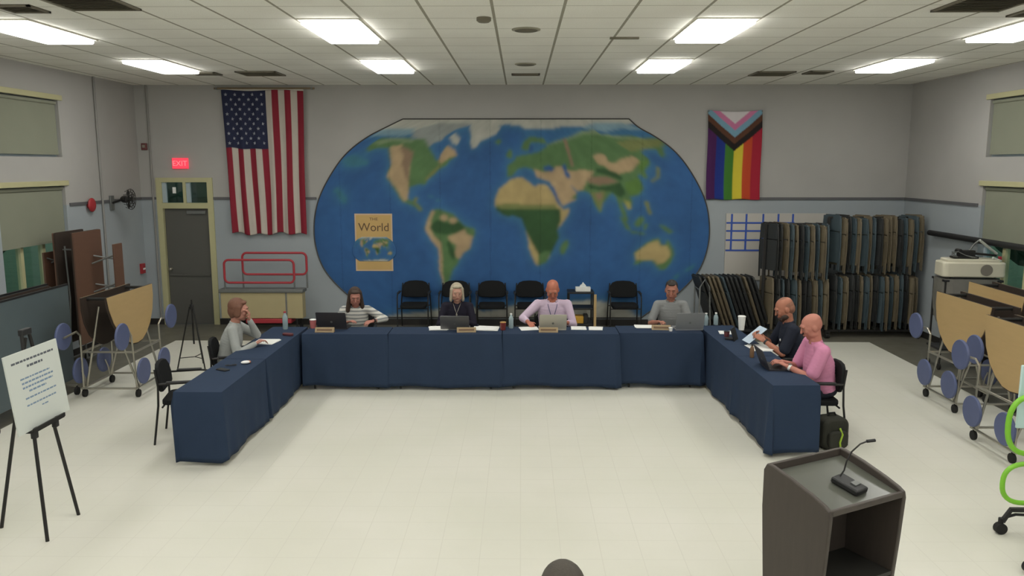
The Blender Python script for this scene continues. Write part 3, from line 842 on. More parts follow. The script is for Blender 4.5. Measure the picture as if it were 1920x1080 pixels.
color_grid('flag_cloth', Pf, Cf, attr_mat('flag cloth', 'print', 0.85, noise=.04, nscale=8, bump=.1), fl, .003)
stars = MB()
for i in range(11):
    for j in range(9):
        if (i + j) % 2:
            continue
        uu, vv = (j + .95) / 10 * (7 / 13) + .003, (i + 1) / 12 * .40
        cx = np.interp(uu, u[0], xx[int(vv * (hh - 1))]); cy = np.interp(uu, u[0], yy[int(vv * (hh - 1))])
        c = Vector((cx, cy - .005, -vv * H0 + .012))
        pts = []
        for k in range(10):
            r = .034 if k % 2 == 0 else .0145
            a = PI / 2 + k * PI / 5
            pts.append((c.x + r * math.cos(a), c.z + r * math.sin(a)))
        stars.prism(pts, .002, XZ((0, c.y, 0)))
stars.build('stars', mat('star white', rgb(150, 152, 160), 0.8, noise=.03), fl, smooth=False)
MB().cyl((-.84, 0, .035), (.93, 0, .035), .016).build('hanging_rod', mat('wooden rod', rgb(128, 110, 84), 0.6, noise=.1), fl)
MB().box((.01, 0, .012), (1.45, .012, .04)).build('header_band', mat('flag header canvas', rgb(205, 200, 190), 0.8, noise=.05), fl)
for x in (-.80, .88):
    MB().span((x - .015, -.02, .02), (x + .015, .06, .05)).build('bracket', M_grey_metal, fl)

pf = thing('rainbow_flag', 'rainbow striped flag with chevrons hanging vertically right of the map', 'flag', (3.755, YB - .03, 3.83), 0)
W1, H1 = .95, 1.53
hh, ww = 140, 97
u = np.linspace(0, 1, ww)[None, :] * np.ones((hh, 1)); v = np.linspace(0, 1, hh)[:, None] * np.ones((1, ww))
cols6 = [(74, 34, 84), (34, 52, 128), (66, 120, 48), (206, 190, 60), (190, 74, 44), (160, 36, 54)]
Cp = np.zeros((hh, ww, 3))
s6 = np.minimum((u * 6).astype(int), 5)
for k, q in enumerate(cols6):
    Cp[s6 == k] = [lin(c) for c in q]
cpx = v * 162 + .83 * np.abs(u - .5) * 97
for lim, q in ((72, (38, 32, 32)), (59, (92, 60, 44)), (47, (118, 158, 178)), (34, (198, 120, 156)), (22, (208, 202, 204))):
    Cp[cpx < lim] = [lin(c) for c in q]
Cp = blur(Cp, 1)
xx = (u - .5) * W1 + .02 * v + .008 * np.sin(6 * v)
yy = -.015 - .012 * np.sin(u * 2 * PI * 3.1 + v) * (0.4 + v)
zf = -v * H1 + .01 * np.sin(u * 12) * v + .03 * (u - .5) ** 2 * (1 - v) * 4
color_grid('flag_cloth', np.stack([xx, yy, zf], -1), Cp, attr_mat('rainbow flag cloth', 'print', 0.8, noise=.04, nscale=8, bump=.1), pf, .003)
for x in (-.46, .47):
    MB().cyl((x, -.03, .01), (x, .018, .01), .012).build('push_pin', M_grey_metal, pf)

# ------------------------------------------------------------------ white board sheet with a blue tape grid
wb = thing('white_board', 'white board with a blue tape grid on the back wall behind the chair racks', 'board', (0, YB - .004, 0), 0)
MB().span((3.68, -.02, .84), (5.5, 0, 2.05)).build('board_panel', mat('white board', rgb(188, 184, 176), 0.5, noise=.03, nscale=3), wb, bevel=.003)
M_tape = mat('blue tape', rgb(52, 84, 170), 0.6, noise=.06, nscale=10)
for x in (3.78, 4.04, 4.34, 4.61, 4.87):
    MB().span((x - .017, -.023, 1.38), (x + .017, -.0205, 2.04)).build('tape', M_tape, wb, smooth=False)
for z in (1.385, 1.57, 1.735, 1.88):
    MB().span((3.685, -.0265, z - .015), (4.9, -.0235, z + .015)).build('tape', M_tape, wb, smooth=False)

# ------------------------------------------------------------------ folding seminar tables under navy cloths
def folding_table(L, label_t, label_c, loc, rz, group_t='tables of the meeting U under navy cloths', W=.44, seed=0):
    """long side along local x, origin on the floor below the centre"""
    t = thing('folding_table', label_t, 'table', loc, rz, group_t)
    MB().box((0, 0, .715), (L, W, .03)).build('tabletop', M_tan_lam, t, bevel=.004)
    for sx in (-1, 1):
        x = sx * (L / 2 - .14)
        for sy in (-1, 1):
            MB().tube([(x, sy * .1, .70), (x, sy * (W / 2 - .02), .55), (x, sy * (W / 2 - .015), .012)], .013).build('leg', M_black_metal, t)
        MB().cyl((x, -W / 2 + .03, .2), (x, W / 2 - .03, .2), .010).build('crossbar', M_black_metal, t)
    # cloth
    rs = random.Random(seed)
    bm = bmesh.new()
    base = []
    a, c = L / 2 - .001, W / 2 + .012
    segs = [((-a, -c), (a, -c)), ((a, -c), (a, c)), ((a, c), (-a, c)), ((-a, c), (-a, -c))]
    step = .025
    for (x0, y0), (x1, y1) in segs:
        d = math.hypot(x1 - x0, y1 - y0)
        n = max(4, int(d / step))
        for k in range(n):
            base.append((x0 + (x1 - x0) * k / n, y0 + (y1 - y0) * k / n, ((y1 - y0) / d, -(x1 - x0) / d)))
    N = len(base)
    ph = [rs.uniform(0, 6.28) for _ in range(6)]
    rows = []
    zt, zb = .742, .05
    K = 14
    for r in range(K + 1):
        f = r / K
        ring = []
        for i, (x, y, nr) in enumerate(base):
            s = i * step
            corner = math.exp(-((abs(abs(x) - a) + abs(abs(y) - c)) / .09) ** 2)
            amp = f * (.010 * math.sin(s * 9 + ph[0]) + .007 * math.sin(s * 21 + ph[1]) + .006 * math.sin(s * 4 + ph[2])) + f * .008
            amp = max(amp, -.004) if abs(y) > c - .01 else min(max(amp, -.004), .004)
            if corner > .1 and abs(y) > c - .01:
                amp += corner * f * .028
            zbl = .60 if (y > c - .006 and abs(x) < a - .02) else zb
            zz_ = zt - (zt - zbl) * f + (.012 * math.sin(s * 3.1 + ph[3]) + .008 * math.sin(s * 8 + ph[4])) * f
            drop = .004 * (1 - (1 - min(1, f * 8)) ** 2)
            ring.append(bm.verts.new((x + nr[0] * (amp + drop), y + nr[1] * (amp + drop), zz_)))
        rows.append(ring)
    for A, B in zip(rows, rows[1:]):
        for k in range(N):
            bm.faces.new((A[k], A[(k + 1) % N], B[(k + 1) % N], B[k]))
    bm.faces.new(rows[0])
    mb = MB(); mb.bm.free(); mb.bm = bm
    o = mb.build('tablecloth', M_navy)
    o.location = loc
    o.rotation_euler = (0, 0, rz)
    md = o.modifiers.new('thickness', 'SOLIDIFY'); md.thickness = .004; md.offset = 1
    tag(o, label_c, 'tablecloth', 'navy fitted tablecloths')
    return t

TY = 10.35
for x0, x1, y, where in ((-2.83, -1.725, 10.33, 'at the left end of the back row'), (-1.71, -.25, 10.34, 'in the back row left of centre'),
                         (-.235, 1.27, 10.37, 'in the back row right of centre'), (1.285, 2.37, 10.45, 'at the right end of the back row')):
    folding_table(x1 - x0, 'folding table hidden under the navy cloth %s' % where, 'navy blue tablecloth %s' % where,
                  ((x0 + x1) / 2, y, 0), 0, seed=int(x0 * 10))
for y0, y1, where in ((7.42, 8.74, 'nearest the camera on the left arm'), (8.755, 10.56, 'on the far half of the left arm')):
    folding_table(y1 - y0, 'folding table hidden under the navy cloth %s' % where, 'navy blue tablecloth %s' % where,
                  (-3.11, (y0 + y1) / 2, 0), R(90), seed=int(y0 * 10))
ra = R(-90 + 1.6)
d_ = -Vector((math.cos(ra), math.sin(ra)))
p0 = Vector((2.735, 7.72))
for s0, s1, where in ((0, 1.22, 'nearest the camera on the right arm'), (1.235, 3.0, 'on the far half of the right arm')):
    c = p0 + d_ * (s0 + s1) / 2
    folding_table(s1 - s0, 'folding table hidden under the navy cloth %s' % where, 'navy blue tablecloth %s' % where,
                  (c.x, c.y, 0), ra, seed=int(s0 * 10) + 50)

# ------------------------------------------------------------------ guest chairs
def guest_chair(label, loc, rz, group):
    t = thing('guest_chair', label, 'chair', loc, rz, group)
    MB().prism(rr_outline(.46, .44, .07, cx=0, cy=.0), .055, Matrix.Translation((0, 0, .435))).build('seat', M_black_pad, t, bevel=.012)
    ol = [(-.235, .0), (-.25, .10), (-.235, .19), (-.19, .25), (-.12, .275), (0, .282), (.12, .275), (.19, .25), (.235, .19), (.25, .10), (.235, .0), (.18, -.02), (-.18, -.02)]
    bm_ = MB().prism(ol, .04, Matrix.Translation((0, -.235, .565)) @ Matrix.Rotation(R(8), 4, 'X') @ XZ())
    for v_ in bm_.bm.verts:
        v_.co.y -= .5 * v_.co.x ** 2 * -1
    bm_.build('backrest', M_black_pad, t, bevel=.012)
    for s in (-1, 1):
        MB().tube([(s * .27, .23, .0), (s * .27, .22, .42), (s * .27, .21, .60), (s * .27, .17, .645), (s * .27, .10, .655), (s * .27, -.22, .65)], .0115).build('leg', M_black_metal, t)
        MB().tube([(s * .27, -.30, .0), (s * .265, -.24, .42), (s * .25, -.235, .62), (s * .235, -.262, .80)], .0115).build('leg', M_black_metal, t)
        MB().box((s * .27, -.02, .665), (.045, .26, .022)).build('armrest', M_black_plastic, t, bevel=.008)
    MB().cyl((-.265, -.20, .40), (.265, -.20, .40), .010).cyl((-.265, .16, .40), (.265, .16, .40), .010).build('seat_frame', M_black_metal, t)
    return t
base_chair = guest_chair('black padded armchair against the map at the left end of the wall row', (-1.90, 14.04, 0), PI, 'black chairs along the map wall')
for x, lab in ((-1.17, 'black padded armchair by the map wall right behind the grey-haired woman'),
               (-.515, 'black padded armchair by the map wall, third from the left'),
               (.165, 'black armchair by the map wall, right behind the man in pale pink'),
               (1.84, 'black padded armchair by the map wall, alone at the right end of the row')):
    dup(base_chair, (x, 14.04, 0), PI + rnd.uniform(-.04, .04), lab)
dup(base_chair, (-3.60, 8.33, 0), R(-78), 'empty black chair pushed against the outside of the left table arm', 'black chairs at the meeting tables')

# ------------------------------------------------------------------ folded round cafeteria tables on casters
def cafeteria_table(label, loc, rz, group='folded cafeteria tables with blue stools', m_top=M_tan_lam, L=1.2, zt=1.31, stools=True):
    t = thing('folded_cafeteria_table', label, 'folded table', loc, rz, group)
    h = L / 2
    ol = [(-h, 0), (-h * .97, -.15), (-h * .86, -.33), (-h * .67, -.49), (-h * .44, -.60), (-h * .22, -.665), (0, -.68),
          (h * .22, -.665), (h * .44, -.60), (h * .67, -.49), (h * .86, -.33), (h * .97, -.15), (h, 0)]
    for s in (-1, 1):
        Mt = Matrix.Translation((s * .15, 0, zt)) @ Matrix.Rotation(R(-4 * s), 4, 'Y') @ YZ()
        MB().prism(ol, .006, Matrix.Translation((s * .014, 0, 0)) @ Mt).build('tabletop', m_top, t)
        MB().prism([(p[0] * 1.02, p[1] * 1.02 - .0) for p in ol], .024, Matrix.Translation((-s * .002, 0, 0)) @ Mt).build('underside', M_dark_under, t)
        fr_ = MB()
        fr_.tube([(s * .33, -.30, .13), (s * .20, -.34, .62), (s * .10, -.30, 1.15)], .014)
        fr_.tube([(s * .33, .30, .13), (s * .20, .34, .62), (s * .10, .30, 1.15)], .014)
        fr_.tube([(s * .33, -.72, .84), (s * .33, -.44, .86), (s * .32, -.38, .80), (s * .34, -.36, .12)], .013)
        fr_.tube([(s * .33, .72, .84), (s * .33, .44, .86), (s * .32, .38, .80), (s * .34, .36, .12)], .013)
        fr_.cyl((s * .33, -.37, .58), (s * .33, .37, .58), .013)
        fr_.cyl((s * .34, -.40, .12), (s * .34, .40, .12), .014)
        fr_.build('side_frame', M_chrome, t)
        for y in (-.29, .29) if stools else ():
            MB().tube([(s * .34, y, .12), (s * .36, y, .25), (s * .39, y, .33)], .010).build('stool_arm', M_chrome, t)
            MB().cyl((s * .39, y, .33), (s * .42, y, .33), .165, n=32).build('stool', M_stool, t, bevel=.008)
        for y in (-.68, .68) if stools else ():
            MB().cyl((s * .345, y, .85), (s * .375, y, .85), .165, n=32).build('stool', M_stool, t, bevel=.008)
        for y in (-.34, .34):
            cs = MB().cyl((s * .34, y, .12), (s * .34, y, .06), .012)
            cs.cyl((s * .34 - .016, y, .05), (s * .34 + .016, y, .05), .05, n=20)
            cs.build('caster', M_rubber, t)
    for y, z, x in ((-.34, .58, .33), (.34, .58, .33), (-.38, .12, .34), (.38, .12, .34)):
        MB().cyl((-x, y, z), (x, y, z), .013).build('cross_bar', M_chrome, t)
    for y in (-h * .8, h * .8):
        MB().cyl((-.15, y, zt - .03), (.15, y, zt - .03), .02).build('hinge', M_black_metal, t)
    return t
ct = cafeteria_table('folded tan cafeteria table with round blue stools on the left side', (-5.18, 10.1, 0), 0)
dup(ct, (5.48, 9.55, 0), 0, 'folded tan cafeteria table with blue stools, beside the rolling racks end of the right side')
dup(ct, (5.18, 7.93, 0), 0, 'folded tan cafeteria table with blue stools, cut by the right edge of the picture')
t3 = cafeteria_table('folded tan cafeteria table standing behind the others by the right wall', (6.10, 9.95, 0), R(-3), L=1.3, zt=1.37, stools=False)

# slate-topped folded table by the left wall
t = thing('folded_long_table', 'folded long table with slate blue tops by the left windows', 'folded table', (-5.92, 9.05, 0), 0)
for s in (-1, 1):
    MB().box((s * .13, 0, .78), (.025, 1.95, 1.22)).build('tabletop', M_slate, t, bevel=.004)
    MB().box((s * .105, 0, .78), (.022, 1.94, 1.21)).build('underside', M_dark_under, t)
    MB().box((s * .13, 0, 1.40), (.03, 1.96, .02)).build('edge_strip', M_black_plastic, t)
f = MB()
for y in (-.8, .8):
    f.tube([(-.06, y, .12), (-.06, y, 1.3)], .015).tube([(.06, y, .12), (.06, y, 1.3)], .015).cyl((-.25, y, .12), (.25, y, .12), .015)
f.cyl((0, -.8, .12), (0, .8, .12), .015)
f.build('frame', M_chrome, t)
for y in (-.8, .8):
    for x in (-.25, .25):
        MB().cyl((x, y, .12), (x, y, .06), .012).cyl((x - .016, y, .05), (x + .016, y, .05), .05, n=20).build('caster', M_rubber, t)

# tall folded tables with brown tops by the left wall
def tall_folded(label, loc, rz, w=.62, z0=.35, z1=1.96, gap=.42):
    t = thing('folded_bench_table', label, 'folded table', loc, rz, 'tall folded brown tables by the left wall')
    for s in (-1, 1):
        MB().prism(rr_outline(w, z1 - z0, .02, cx=0, cy=(z0 + z1) / 2), .022, Matrix.Translation((0, s * gap / 2, 0)) @ XZ()).build('tabletop', M_brown_lam, t)
        MB().prism(rr_outline(w + .004, z1 - z0 + .004, .02, cx=0, cy=(z0 + z1) / 2), .022, Matrix.Translation((0, s * (gap / 2 - .021), 0)) @ XZ()).build('underside', M_dark_under, t)
        f = MB()
        for x in (-.2, .2):
            f.tube([(x, s * (gap / 2 - .06), z1 - .2), (x, s * .06, 1.0), (x, s * .12, .12)], .013)
        f.cyl((-.22, s * .12, .12), (.22, s * .12, .12), .014)
        f.build('frame', M_grey_metal, t)
        for x in (-.22, .22):
            MB().cyl((x, s * .12, .12), (x, s * .12, .06), .012).cyl((x, s * .12 - .016, .05), (x, s * .12 + .016, .05), .05, n=20).build('caster', M_rubber, t)
    MB().cyl((-.2, -gap / 2 + .03, z1 - .25), (-.2, gap / 2 - .03, z1 - .25), .012).cyl((.2, -gap / 2 + .03, z1 - .25), (.2, gap / 2 - .03, z1 - .25), .012).build('brace', M_grey_metal, t)
    return t
tb = tall_folded('tall folded bench table with a broad brown top by the left wall', (-6.43, 11.50, 0), R(90), w=.74, gap=.28)
for x_, y_, z1_ in ((.18, -.48, 1.76), (-.23, .31, 1.68)):
    MB().box((x_, y_, (z1_ + .8) / 2), (.25, .025, z1_ - .8)).build('bench_board', M_brown_lam, tb, bevel=.003)
    s_ = 1 if y_ > 0 else -1
    for z_ in (1.10, 1.52):
        MB().tube([(x_ + .04, y_ - s_ * .01, z_), (x_ * .6, s_ * .155, z_ + .07)], .012).tube([(x_ - .06, y_ - s_ * .01, z_ + .08), (x_ * .3, s_ * .155, z_ - .04)], .012).build('bench_link', M_grey_metal, tb)

# empty black folding easel and tripod stands
def tripod(label, loc, rz):
    t = thing('tripod_stand', label, 'tripod stand', loc, rz, 'thin black tripod stands')
    MB().cyl((0, 0, .35), (0, 0, 1.0), .012).build('pole', M_black_metal, t)
    MB().cyl((0, 0, .86), (0, 0, .93), .028).build('hub', M_black_plastic, t)
    for k in range(3):
        a = k * 2 * PI / 3
        MB().tube([(.03 * math.cos(a), .03 * math.sin(a), .90), (.24 * math.cos(a), .24 * math.sin(a), .0)], .010).build('leg', M_black_metal, t)
        MB().cyl((0, 0, .16), (.20 * math.cos(a), .20 * math.sin(a), .16), .006).build('brace', M_black_metal, t)
    return t
tr = tripod('thin black tripod stand before the grey exit door', (-4.72, 11.25, 0), R(-35))

# ------------------------------------------------------------------ folded riser with red railings
t = thing('folded_stage_riser', 'folded beige stage riser on casters with a red base against the back wall', 'stage riser', (-4.52, 13.86, 0), 0)
MB().span((-.74, -.10, .24), (.70, .10, .70)).build('deck_panel', M_beige, t, bevel=.01)
MB().span((-.76, -.13, .70), (.72, .13, .76)).build('top_strip', M_grey_metal, t, bevel=.01)
MB().span((-.30, -.14, .16), (.50, .14, .235)).build('base', M_red_metal, t, bevel=.01)
MB().span((.40, -.105, .24), (.43, -.102, .70)).build('seam_strip', M_grey_metal, t)
for x in (-.6, .6):
    for y in (-.13, .13):
        MB().cyl((x, y, .24), (x, y, .06), .014).cyl((x - .018, y, .055), (x + .018, y, .055), .055, n=20).build('caster', M_rubber, t)
def railing(label, x0, x1, z0, z1, y, feet):
    t = thing('guard_rail', label, 'railing', ((x0 + x1) / 2, y, 0), 0, 'red guard rails')
    w, h = (x1 - x0), (z1 - z0)
    pts = [(p[0], 0, p[1] + (z0 + z1) / 2) for p in rr_outline(w, h, .08, n=5)]
    MB().tube(pts, .020, n=10, closed=True).build('rail_frame', M_red_metal, t)
    for x in (-w / 2 + .0, w / 2 - .0):
        MB().cyl((x, 0, feet), (x, 0, z0 + .08), .015).build('post', M_grey_metal, t)
    return t
railing('red tubular guard rail in front, lower and further left above the beige riser', -5.18, -3.96, .87, 1.27, 13.80, .76)
railing('red tubular guard rail behind, higher and further right above the beige riser', -4.90, -3.77, 1.00, 1.38, 13.93, .76)

# ------------------------------------------------------------------ small AV cart with tissue box
t = thing('utility_cart', 'small black utility cart with a wooden post against the map wall', 'cart', (1.05, 13.95, 0), 0)
for z in (.70, .42, .14):
    MB().box((0, 0, z), (.46, .38, .03)).build('shelf', M_black_plastic, t, bevel=.006)
for x in (-.21, .21):
    for y in (-.17, .17):
        MB().cyl((x, y, .10), (x, y, .70), .013).build('leg', M_black_metal, t)
        MB().cyl((x - .014, y, .04), (x + .014, y, .04), .04, n=18).cyl((x, y, .04), (x, y, .11), .01).build('caster', M_rubber, t)
MB().box((.245, -.20, .38), (.045, .02, .60)).build('wooden_post', M_tan_lam, t, bevel=.003)
t = thing('tissue_box', 'white tissue box on top of the small black cart', 'tissue box', (1.09, 13.90, .716), 0)
MB().span((-.13, -.06, 0), (.13, .06, .075)).build('box', M_white_paper, t, bevel=.004)
ts = MB(); ts.prism([(-.06, 0), (-.05, .03), (-.02, .05), (.0, .085), (.02, .06), (.05, .03), (.06, 0)], .03, Matrix.Translation((0, 0, .074)) @ XZ())
ts.build('tissue', mat('tissue', rgb(225, 228, 228), .9, noise=.03), t)
t = thing('yellow_case', 'yellow tool case with black ends on the bottom shelf of the small cart', 'case', (.98, 13.88, .156), 0)
MB().span((-.17, -.10, 0), (.12, .10, .13)).build('case_body', mat('yellow plastic', rgb(196, 150, 52), .5, noise=.05), t, bevel=.012)
MB().span((.12, -.10, 0), (.20, .10, .15)).build('case_end', M_black_plastic, t, bevel=.01)

# ------------------------------------------------------------------ folding chairs
M_vinyl = [mat('brown vinyl', rgb(112, 102, 82), .6, noise=.16, nscale=8), mat('teal vinyl', rgb(68, 82, 88), .6, noise=.14, nscale=8),
           mat('charcoal vinyl', rgb(50, 52, 52), .6, noise=.1, nscale=8)]
M_fr = [mat('brown chair frame', rgb(104, 94, 76), .5, metal=.3, noise=.08), mat('teal chair frame', rgb(64, 78, 84), .5, metal=.3, noise=.08),
        mat('dark chair frame', rgb(40, 41, 40), .5, metal=.3, noise=.08)]
VN = ['brown', 'teal', 'charcoal']
def folding_chair(k):
    """folded flat in the local y,z plane, hanging from z=0 down"""
    t = thing('folding_chair', '', 'folding chair', (0, -50, 0), 0)
    f = MB()
    f.tube([(.0, -.21, -.94), (0, -.22, -.45), (0, -.20, -.08), (0, -.15, -.01), (0, .15, -.01), (0, .20, -.08), (0, .22, -.45), (0, .21, -.94)], .015, n=6)
    f.tube([(-.014, -.19, -.92), (-.014, -.20, -.40), (-.014, .20, -.40), (-.014, .19, -.92)], .009, n=6)
    f.cyl((0, -.21, -.80), (0, .21, -.80), .008, n=6)
    f.build('frame', M_fr[k], t)
    MB().box((-.003, 0, -.145), (.034, .40, .26)).build('backrest', M_vinyl[k], t, bevel=.006)
    MB().prism(rr_outline(.41, .52, .05, n=3, cx=0, cy=-.545), .036, YZ((-.003, 0, 0))).build('seat', M_vinyl[k], t)
    return t
protos = []
def place_fc(k, loc, rot, label, group):
    if k >= len(protos) or protos[k] is None:
        while len(protos) <= k:
            protos.append(None)
        protos[k] = folding_chair(k)
        o = protos[k]
    else:
        o = dup(protos[k], loc, 0)
    o.location = loc
    o.rotation_euler = rot
    o['label'] = label
    o['group'] = group
    return o

def rack(name_l, x0, x1, ztop, yc, two=True):
    t = thing('chair_rack', name_l, 'chair rack', ((x0 + x1) / 2, yc, 0), 0, 'rolling chair racks')
    w = (x1 - x0) / 2
    f = MB()
    for s in (-1, 1):
        f.box((s * (w + .05), 0, .12), (.04, .62, .04))
        f.box((s * (w + .05), 0, (ztop + .14) / 2), (.04, .04, ztop - .14))
    for z in ((ztop, ztop / 2 + .02) if two else (ztop,)):
        f.box((0, .0, z), (2 * w + .12, .03, .03))
    f.box((0, -.2, .12), (2 * w + .12, .03, .03)).box((0, .2, .12), (2 * w + .12, .03, .03))
    f.build('frame', M_black_metal, t)
    for sx in (-1, 1):
        for sy in (-.27, .27):
            MB().cyl((sx * (w + .05) - .018, sy, .05), (sx * (w + .05) + .018, sy, .05), .05, n=18).cyl((sx * (w + .05), sy, .05), (sx * (w + .05), sy, .12), .012).build('caster', M_rubber, t)
    return t
YC = 13.62
rack('tall black rolling rack packed with hanging folding chairs, left of the two and lower', 4.20, 5.12, 1.92, YC)
rack('tall black rolling rack packed with hanging folding chairs, right of the two', 5.26, 6.66, 2.03, YC)
seq = [2, 2, 0, 0, 0, 1, 0, 0, 2, 1, 1, 0, 2, 1, 0, 0, 1]
for (x0, x1, ztop, wh, off) in ((4.22, 5.10, 1.93, 'left', 0), (5.28, 6.64, 2.04, 'right', 5)):
    n = int((x1 - x0) / .080)
    for tier, z in enumerate((ztop, ztop / 2 + .035)):
        for i in range(n + 1):
            k = seq[(i * 5 // 3 + off + 7 * tier) % len(seq)]
            x = x0 + (x1 - x0) * i / n
            place_fc(k, (x, YC + rnd.uniform(-.035, .035), z + rnd.uniform(-.03, .04)), (rnd.uniform(-.02, .02), 0, R(20) + rnd.uniform(-.12, .12)),
                     '%s folding chair hanging folded in the %s tier of the %s tall rack' % (VN[k], ('upper', 'lower')[tier], wh),
                     '%s chairs in the %s tier of the %s rack' % (VN[k], ('upper', 'lower')[tier], wh))
# low dolly with leaning chairs
t = thing('chair_dolly', 'low grey chair dolly with a tubular end frame by the right edge of the map', 'chair dolly', (3.55, 13.7, 0), 0)
MB().box((.05, 0, .10), (1.15, .45, .03)).build('deck', M_black_metal, t)
g = MB()
for y in (-.2, .2):
    g.tube([(-.50, y, .10), (-.50, y, .85), (-.42, y, .98), (-.34, y, .85), (-.30, y, .10)], .014)
g.cyl((-.50, -.2, .8), (-.50, .2, .8), .012).cyl((-.42, -.2, .97), (-.42, .2, .97), .012)
g.build('end_frame', M_grey_metal, t)
for x in (-.45, .55):
    for y in (-.18, .18):
        MB().cyl((x - .016, y, .045), (x + .016, y, .045), .045, n=18).cyl((x, y, .04), (x, y, .10), .012).build('caster', M_rubber, t)
seq2 = [2, 2, 0, 0, 0, 1, 2, 2, 2, 2, 0, 2, 2]
for i, k in enumerate(seq2):
    x = 3.02 + .075 * i
    z = .12 + .96 * math.cos(R(20))
    place_fc(k, (x, 13.7 + rnd.uniform(-.02, .02), z + .01), (0, R(-20), R(8) + rnd.uniform(-.03, .03)),
             '%s folding chair leaning to the left on the low chair dolly' % VN[k], '%s chairs leaning on the low dolly' % VN[k])

# ------------------------------------------------------------------ poster board on a black easel (front left)
t = thing('easel', 'black three-legged easel at the left edge of the picture holding a white notice board', 'easel', (-3.80, 6.06, 0), 0)
top = Vector((-.06, 0, 1.62))
MB().cyl((.11, -.23, 0), (top.x, -.045, top.z), .014).build('leg', M_black_metal, t)
MB().cyl((.09, .25, 0), (top.x, .045, top.z), .014).build('leg', M_black_metal, t)
MB().cyl((-.40, 0, 0), (top.x, 0, top.z - .05), .014).build('leg', M_black_metal, t)
MB().box((top.x, 0, top.z), (.04, .12, .05)).build('head_block', M_black_plastic, t, bevel=.006)
MB().box((.035, 0, .875), (.07, .42, .018)).box((.07, 0, .89), (.012, .42, .03)).build('tray', M_black_metal, t)
for y in (-.14, .14):
    MB().box((.03, y, .85), (.04, .045, .09)).build('clamp', M_black_plastic, t, bevel=.006)
lean = math.atan2(.065, .60)
t = thing('notice_board', 'white foam notice board with lines of print on the black easel', 'notice board', (-3.765, 6.06, .886), 0)
Mb = Matrix.Rotation(-lean, 4, 'Y')
def on_board(mb):
    bmesh.ops.transform(mb.bm, matrix=Mb, verts=mb.bm.verts)
    return mb
on_board(MB().box((0, 0, .305), (.012, .68, .61))).build('board_panel', mat('foam board', rgb(205, 210, 204), .6, noise=.02, nscale=4), t)
M_pb = mat('faded blue print', rgb(120, 142, 168), .8, noise=.1)
def dashes(y0, y1, z, hgt, m, seed):
    rs = random.Random(seed)
    mb = MB(); y = y0
    while y < y1:
        w_ = rs.uniform(.02, .05)
        x_ = min(y + w_, y1)
        mb.box((.0068, (y + x_) / 2, z), (.0012, x_ - y, hgt))
        y = x_ + .010
    on_board(mb).build('print_line', m, t, smooth=False)
for i, (y0, y1, z, hg, m_) in enumerate(((-.27, .27, .535, .016, M_print), (-.09, .11, .485, .018, M_print), (-.20, .18, .40, .012, M_pb), (-.19, .22, .365, .014, M_pb),
                                      (-.19, .20, .33, .014, M_pb), (-.12, .10, .295, .014, M_pb), (-.18, .22, .245, .012, M_pb), (-.18, .20, .19, .012, M_pb), (.0, .08, .15, .010, M_pb))):
    dashes(y0, y1, z, hg, m_, i)

# ------------------------------------------------------------------ lectern
M_lec = mat('dark lectern laminate', rgb(72, 65, 60), .42, noise=.12, nscale=5, stretch=(8, 8, 1), spec=.4)
M_lec_d = mat('black lectern inside', rgb(44, 43, 40), .5, noise=.08, nscale=6)
t = thing('lectern', 'tall dark brown lectern with open shelves at the bottom right of the picture', 'lectern', (1.79, 4.33, 0), R(28))
prof = [(-.15, 0), (.19, 0), (.21, .30), (.235, .62), (.258, .95), (.258, 1.17), (.235, 1.212), (.195, 1.21), (.06, 1.185), (-.09, 1.145), (-.18, 1.115), (-.215, 1.095), (-.222, 1.06), (-.205, .8), (-.175, .45)]
for s in (-1, 1):
    MB().prism(prof, .028, YZ((s * .29, 0, 0))).build('side_panel', M_lec, t, bevel=.006)
MB().box((0, .01, 1.115), (.56, .42, .022), Matrix.Rotation(R(12), 3, 'X')).build('top', mat('lectern top', rgb(84, 86, 78), .28, noise=.06, nscale=6, spec=.7), t, bevel=.003)
MB().box((0, .228, 1.180), (.56, .022, .06)).build('back_lip', M_lec, t, bevel=.004)
MB().box((0, -.205, 1.078), (.56, .024, .035)).build('front_lip', M_lec, t, bevel=.006)
MB().box((0, .15, .56), (.55, .02, 1.08)).build('front_panel', M_lec, t)
for z in (.08, .60):
    MB().box((0, -.02, z), (.54, .33, .022)).build('shelf', M_lec_d, t)
MB().box((0, .0, .03), (.50, .30, .05)).build('plinth', M_lec_d, t)
Ml = Matrix.Translation((1.79, 4.33, 0)) @ Matrix.Rotation(R(28), 4, 'Z')
mp = Ml @ Vector((.03, -.06, 1.108))
t = thing('gooseneck_microphone', 'black desk microphone with a thin gooseneck on the lectern top', 'microphone', mp, R(28 + 8))
bs = MB().box((0, 0, .022), (.11, .17, .035), Matrix.Rotation(R(12), 3, 'X'))
bs.build('base', M_black_plastic, t, bevel=.010)
MB().box((.012, -.03, .036), (.05, .035, .010), Matrix.Rotation(R(16), 3, 'X')).build('talk_button', M_grey_metal, t, bevel=.003)
MB().tube([(.0, .06, .05), (.03, .055, .08), (.04, .05, .13), (.06, .035, .19), (.10, .01, .235), (.14, -.01, .25)], .0045, n=8).build('gooseneck', M_black_metal, t)
MB().cyl((.135, -.008, .249), (.18, -.03, .252), .009).build('capsule', M_black_plastic, t)
cp = Ml @ Vector((.31, -.05, 0))
tag(MB().tube([(cp.x, cp.y, 1.02), (cp.x + .02, cp.y, .8), (cp.x + .035, cp.y - .02, .5), (cp.x + .025, cp.y - .02, .2), (cp.x + .05, cp.y - .05, .005), (cp.x + .4, cp.y - .3, .005)], .004, n=6).build('microphone_cord', M_black_plastic),
    'thin black cord hanging down the right side of the lectern', 'cord')

